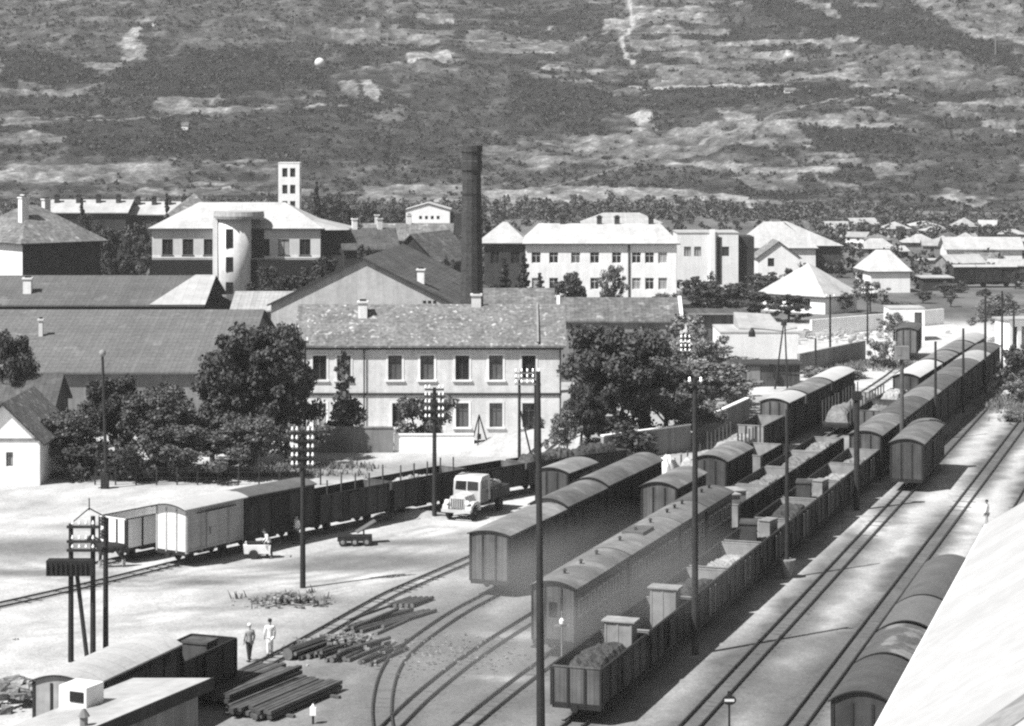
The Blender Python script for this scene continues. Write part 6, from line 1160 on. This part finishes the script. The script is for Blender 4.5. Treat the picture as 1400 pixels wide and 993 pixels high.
# ---------------------------------------------------------------- people and the horse: one skinned surface each, clothes as children
def skin(name, verts, edges, m, parent, sub=1, root=0):
    me = bpy.data.meshes.new(name); me.from_pydata([v[:3] for v in verts], edges, []); o = bpy.data.objects.new(name, me); COL.objects.link(o)
    md = o.modifiers.new('skin', 'SKIN'); md.use_smooth_shade = True
    for i, v in enumerate(verts): me.skin_vertices[0].data[i].radius = (v[3], v[4] if len(v) > 4 else v[3]); me.skin_vertices[0].data[i].use_root = i == root
    sb = o.modifiers.new('sub', 'SUBSURF'); sb.levels = sub; sb.render_levels = sub
    bpy.context.view_layer.update(); dg = bpy.context.evaluated_depsgraph_get(); nm = bpy.data.meshes.new_from_object(o.evaluated_get(dg)); nm.name = name
    bpy.data.objects.remove(o); bpy.data.meshes.remove(me); nm.materials.clear()
    for q in (m if isinstance(m, (list, tuple)) else [m]): nm.materials.append(q)
    return link(name, nm, parent)
def person(label, loc, rz, coat='cloth_white', legs='cloth_dark', long_coat=False, cap=False, lean=0.0, reach=0.0, stride=.12):
    r = thing('person', label, 'person', loc, rz, None); f = lean
    def L(z): return f * max(0, z - .92)         # lean forward (+y local is facing)
    sh = 1.42 - f * .08; V = [(0, 0, .94, .13, .11), (0, L(1.15) + .0, 1.15, .125, .10), (0, L(1.35), 1.35 - f * .05, .14, .10), (0, L(1.5), 1.49 - f * .07, .05), (0, L(1.58) + .02, 1.60 - f * .08, .085, .095), (0, L(1.7) + .02, 1.72 - f * .09, .075, .085)]
    E = [(0, 1), (1, 2), (2, 3), (3, 4), (4, 5)]
    ar = []; lg = []
    for s in (-1, 1):
        k = len(V); hy = reach; V += [(s * .19, L(1.4), sh, .055), (s * .25, L(1.15) - .02 + hy * .4, 1.14 + hy * .1, .043), (s * .24, L(1.0) + .08 + hy, .91 + hy * .35, .033), (s * .24, L(.9) + .11 + hy * 1.1, .83 + hy * .35, .035, .02)]
        E += [(2, k), (k, k + 1), (k + 1, k + 2), (k + 2, k + 3)]; ar.append(k)
        for q in range(4): V.append((s * (.215 + .017 * q), L(.8) + .13 + hy * 1.15 + .01 * (q % 2), .755 + hy * .35 + .008 * abs(q - 1), .008)); E.append((k + 3, len(V) - 1))
        V.append((s * .205, L(.85) + .15 + hy * 1.1, .80 + hy * .35, .009)); E.append((k + 3, len(V) - 1))
        k = len(V); V += [(s * .095, .0, .86, .085), (s * .10, s * stride * .5 + .02, .49, .06), (s * .10, s * stride, .09, .042), (s * .11, s * stride + .14, .035, .038, .03)]; E += [(0, k), (k, k + 1), (k + 1, k + 2), (k + 2, k + 3)]; lg.append(k)
    b = skin('body', V, E, M['skin'], r); 
    hy = L(1.65) + .02; hz = 1.655 - f * .085
    part('hair', MB().lathe([(.088, -.02), (.105, .03), (.09, .09), (.03, .115)], 12, 0, (0, hy - .015, hz + .02)), M['cloth_white'] if cap else M['hair'], r, True) if True else 0
    fc = MB(); 
    for s in (-1, 1): fc.box(s * .035 - .012, s * .035 + .012, hy + .085, hy + .097, hz - .0, hz + .014)
    part('eyes', fc, M['hair'], b); part('nose', MB().hexa([(-.016, hy + .08, hz - .05), (.016, hy + .08, hz - .05), (.012, hy + .112, hz - .045), (-.012, hy + .112, hz - .045), (-.008, hy + .08, hz), (.008, hy + .08, hz), (.006, hy + .095, hz), (-.006, hy + .095, hz)]), M['skin'], b); part('mouth', MB().box(-.025, .025, hy + .078, hy + .092, hz - .078, hz - .07), M['hair'], b)
    for s in (-1, 1): part('ear', MB().box(s * .088 - .008, s * .088 + .008, hy - .02, hy + .015, hz - .035, hz + .02), M['skin'], b)
    # jacket or coat with sleeves
    V2 = [(0, 0, .80 if not long_coat else .52, .18 if not long_coat else .21, .15), (0, 0, .98, .165, .14), (0, L(1.15), 1.15, .15, .125), (0, L(1.36), 1.36 - f * .05, .165, .12), (0, L(1.45), 1.45 - f * .06, .09, .08)]; E2 = [(0, 1), (1, 2), (2, 3), (3, 4)]
    for s in (-1, 1): k = len(V2); rr = reach; V2 += [(s * .19, L(1.4), sh, .075), (s * .25, L(1.15) - .02 + rr * .4, 1.14 + rr * .1, .06), (s * .24, L(1.0) + .07 + rr * .95, .94 + rr * .34, .05)]; E2 += [(3, k), (k, k + 1), (k + 1, k + 2)]
    skin('coat' if long_coat else 'jacket', V2, E2, M[coat], r, root=1)
    V3 = [(0, 0, .93, .14, .12)]; E3 = []
    for s in (-1, 1): k = len(V3); V3 += [(s * .095, 0, .86, .10), (s * .10, s * stride * .5 + .02, .49, .078), (s * .10, s * stride, .10, .065)]; E3 += [(0, k), (k, k + 1), (k + 1, k + 2)]
    skin('trousers', V3, E3, M[legs], r)
    for s in (-1, 1): part('shoe', MB().hexa([(s * .105 - .05, s * stride - .08, 0), (s * .105 + .05, s * stride - .08, 0), (s * .11 + .05, s * stride + .2, 0), (s * .11 - .05, s * stride + .2, 0), (s * .105 - .045, s * stride - .07, .1), (s * .105 + .045, s * stride - .07, .1), (s * .11 + .04, s * stride + .18, .06), (s * .11 - .04, s * stride + .18, .06)]), M['hair'], r)
    return r
x, y, _ = gp(341, 904); person('person in a pale jacket, white cap and dark trousers walking along the side track', (x, y, .0), .5, 'cloth_grey', 'cloth_dark', cap=True, stride=.2)
x, y, _ = gp(369, 897); person('dark haired person in a long white coat walking along the side track', (x, y, .0), .3, 'cloth_white', 'cloth_white', long_coat=True, stride=.08)
x, y, _ = gp(367, 767); person('person in a white shirt bending over the white handcart', (x, y + .75, .0), 1.9, 'cloth_white', 'cloth_dark', lean=.45, reach=.25)
person('person in a pale shirt standing in the shade of the dark van', (-13.05, 133.1, 0), 2.2, 'cloth_white', 'cloth_dark')
person('small person in a white shirt standing beyond the edge of the station roof', (29.95, 138.4, 0), 1.0, 'cloth_white', 'cloth_grey')
# dark horse
x, y, _ = gp(151, 776); r = thing('horse', 'dark horse with pale lower legs standing in front of the half hidden white wagon', 'horse', (x, y, 0), math.pi + .25); s = 1.0
V = [(-.72, 0, 1.28, .22, .24), (-.3, 0, 1.18, .25, .30), (.15, 0, 1.15, .25, .31), (.58, 0, 1.22, .21, .27), (.85, 0, 1.45, .13, .18), (1.08, 0, 1.70, .09, .12), (1.22, 0, 1.78, .085, .11), (1.42, 0, 1.60, .06, .075), (1.52, 0, 1.50, .05, .06), (1.12, .06, 1.90, .025), (1.12, -.06, 1.90, .025), (-.92, 0, 1.25, .06), (-1.02, 0, .95, .07), (-1.03, 0, .62, .03)]
E = [(0, 1), (1, 2), (2, 3), (3, 4), (4, 5), (5, 6), (6, 7), (7, 8), (6, 9), (6, 10), (0, 11), (11, 12), (12, 13)]
for q, sg in enumerate((-1, 1)):
    k = len(V); V += [(.55, sg * .15, .95, .12), (.58 + .05 * sg, sg * .15, .52, .06), (.56 + .05 * sg, sg * .15, .16, .045), (.60 + .05 * sg, sg * .15, .05, .06)]; E += [(3, k), (k, k + 1), (k + 1, k + 2), (k + 2, k + 3)]
    k = len(V); V += [(-.62, sg * .15, .98, .15), (-.52 + .06 * sg, sg * .15, .78, .10), (-.78 + .06 * sg, sg * .15, .52, .06), (-.74 + .06 * sg, sg * .15, .16, .045), (-.69 + .06 * sg, sg * .15, .05, .06)]; E += [(0, k), (k, k + 1), (k + 1, k + 2), (k + 2, k + 3), (k + 3, k + 4)]
skin('body', V, E, M['horse'], r, root=2); part('mane', MB().hexa([(.55, -.03, 1.5), (1.1, -.03, 1.86), (1.1, .03, 1.86), (.55, .03, 1.5), (.5, -.03, 1.58), (1.08, -.03, 1.95), (1.08, .03, 1.95), (.5, .03, 1.58)]), M['hair'], r)
for sg in (-1, 1):
    for bx in (.57 + .05 * sg, -.75 + .06 * sg): part('pale_sock', MB().lathe([(.055, .08), (.062, .2), (.06, .45)], 9, 0, (bx, sg * .15, 0)), M['cloth_grey'], r)
# ---------------------------------------------------------------- the air: even haze over the valley, and engine smoke drifting over the near coaches
def vol(name, col, dens, aniso=0.0):
    m = bpy.data.materials.new(name); m.use_nodes = True; nt = m.node_tree; nt.nodes.clear(); o = nt.nodes.new('ShaderNodeOutputMaterial'); v = nt.nodes.new('ShaderNodeVolumePrincipled')
    v.inputs['Color'].default_value = (col, col, col, 1); v.inputs['Density'].default_value = dens; v.inputs['Anisotropy'].default_value = aniso; nt.links.new(v.outputs[0], o.inputs['Volume']); return m, nt, v
mh, _, _ = vol('valley_haze', 0.95, 0.00012)
tag(link('haze', MB().box(-960, 960, -210, 1560, -3, 232).mesh('haze', mh)), None, None, None, 'stuff')
SMOKE = 0.085
ms, nt, v = vol('engine_smoke', 0.66, 0.0)
tc = nt.nodes.new('ShaderNodeTexCoord'); n = nt.nodes.new('ShaderNodeTexNoise'); n.inputs['Scale'].default_value = 1.6; n.inputs['Detail'].default_value = 3; nt.links.new(tc.outputs['Object'], n.inputs['Vector'])
g = nt.nodes.new('ShaderNodeTexGradient'); g.gradient_type = 'SPHERICAL'; nt.links.new(tc.outputs['Object'], g.inputs['Vector'])
mm = nt.nodes.new('ShaderNodeMapRange'); nt.links.new(n.outputs['Fac'], mm.inputs[0]); mm.inputs[1].default_value = .38; mm.inputs[2].default_value = .68
m2 = nt.nodes.new('ShaderNodeMath'); m2.operation = 'MULTIPLY'; nt.links.new(mm.outputs[0], m2.inputs[0]); nt.links.new(g.outputs['Fac'], m2.inputs[1])
m3 = nt.nodes.new('ShaderNodeMath'); m3.operation = 'MULTIPLY'; nt.links.new(m2.outputs[0], m3.inputs[0]); m3.inputs[1].default_value = SMOKE; nt.links.new(m3.outputs[0], v.inputs['Density'])
b = MB(); b.lathe([(math.cos(t) * 1.0, math.sin(t)) for t in np.linspace(-1.5, 1.5, 14)], 24)
o = link('smoke', b.mesh('smoke', ms, True), None, (2.4, 103.5, 2.6), math.radians(65)); o.scale = (19, 8.0, 4.2); tag(o, 'thin grey engine smoke drifting over the near coach and vans', 'smoke', None, 'stuff')
S.cycles.volume_step_rate = 2.0; S.cycles.volume_max_steps = 256
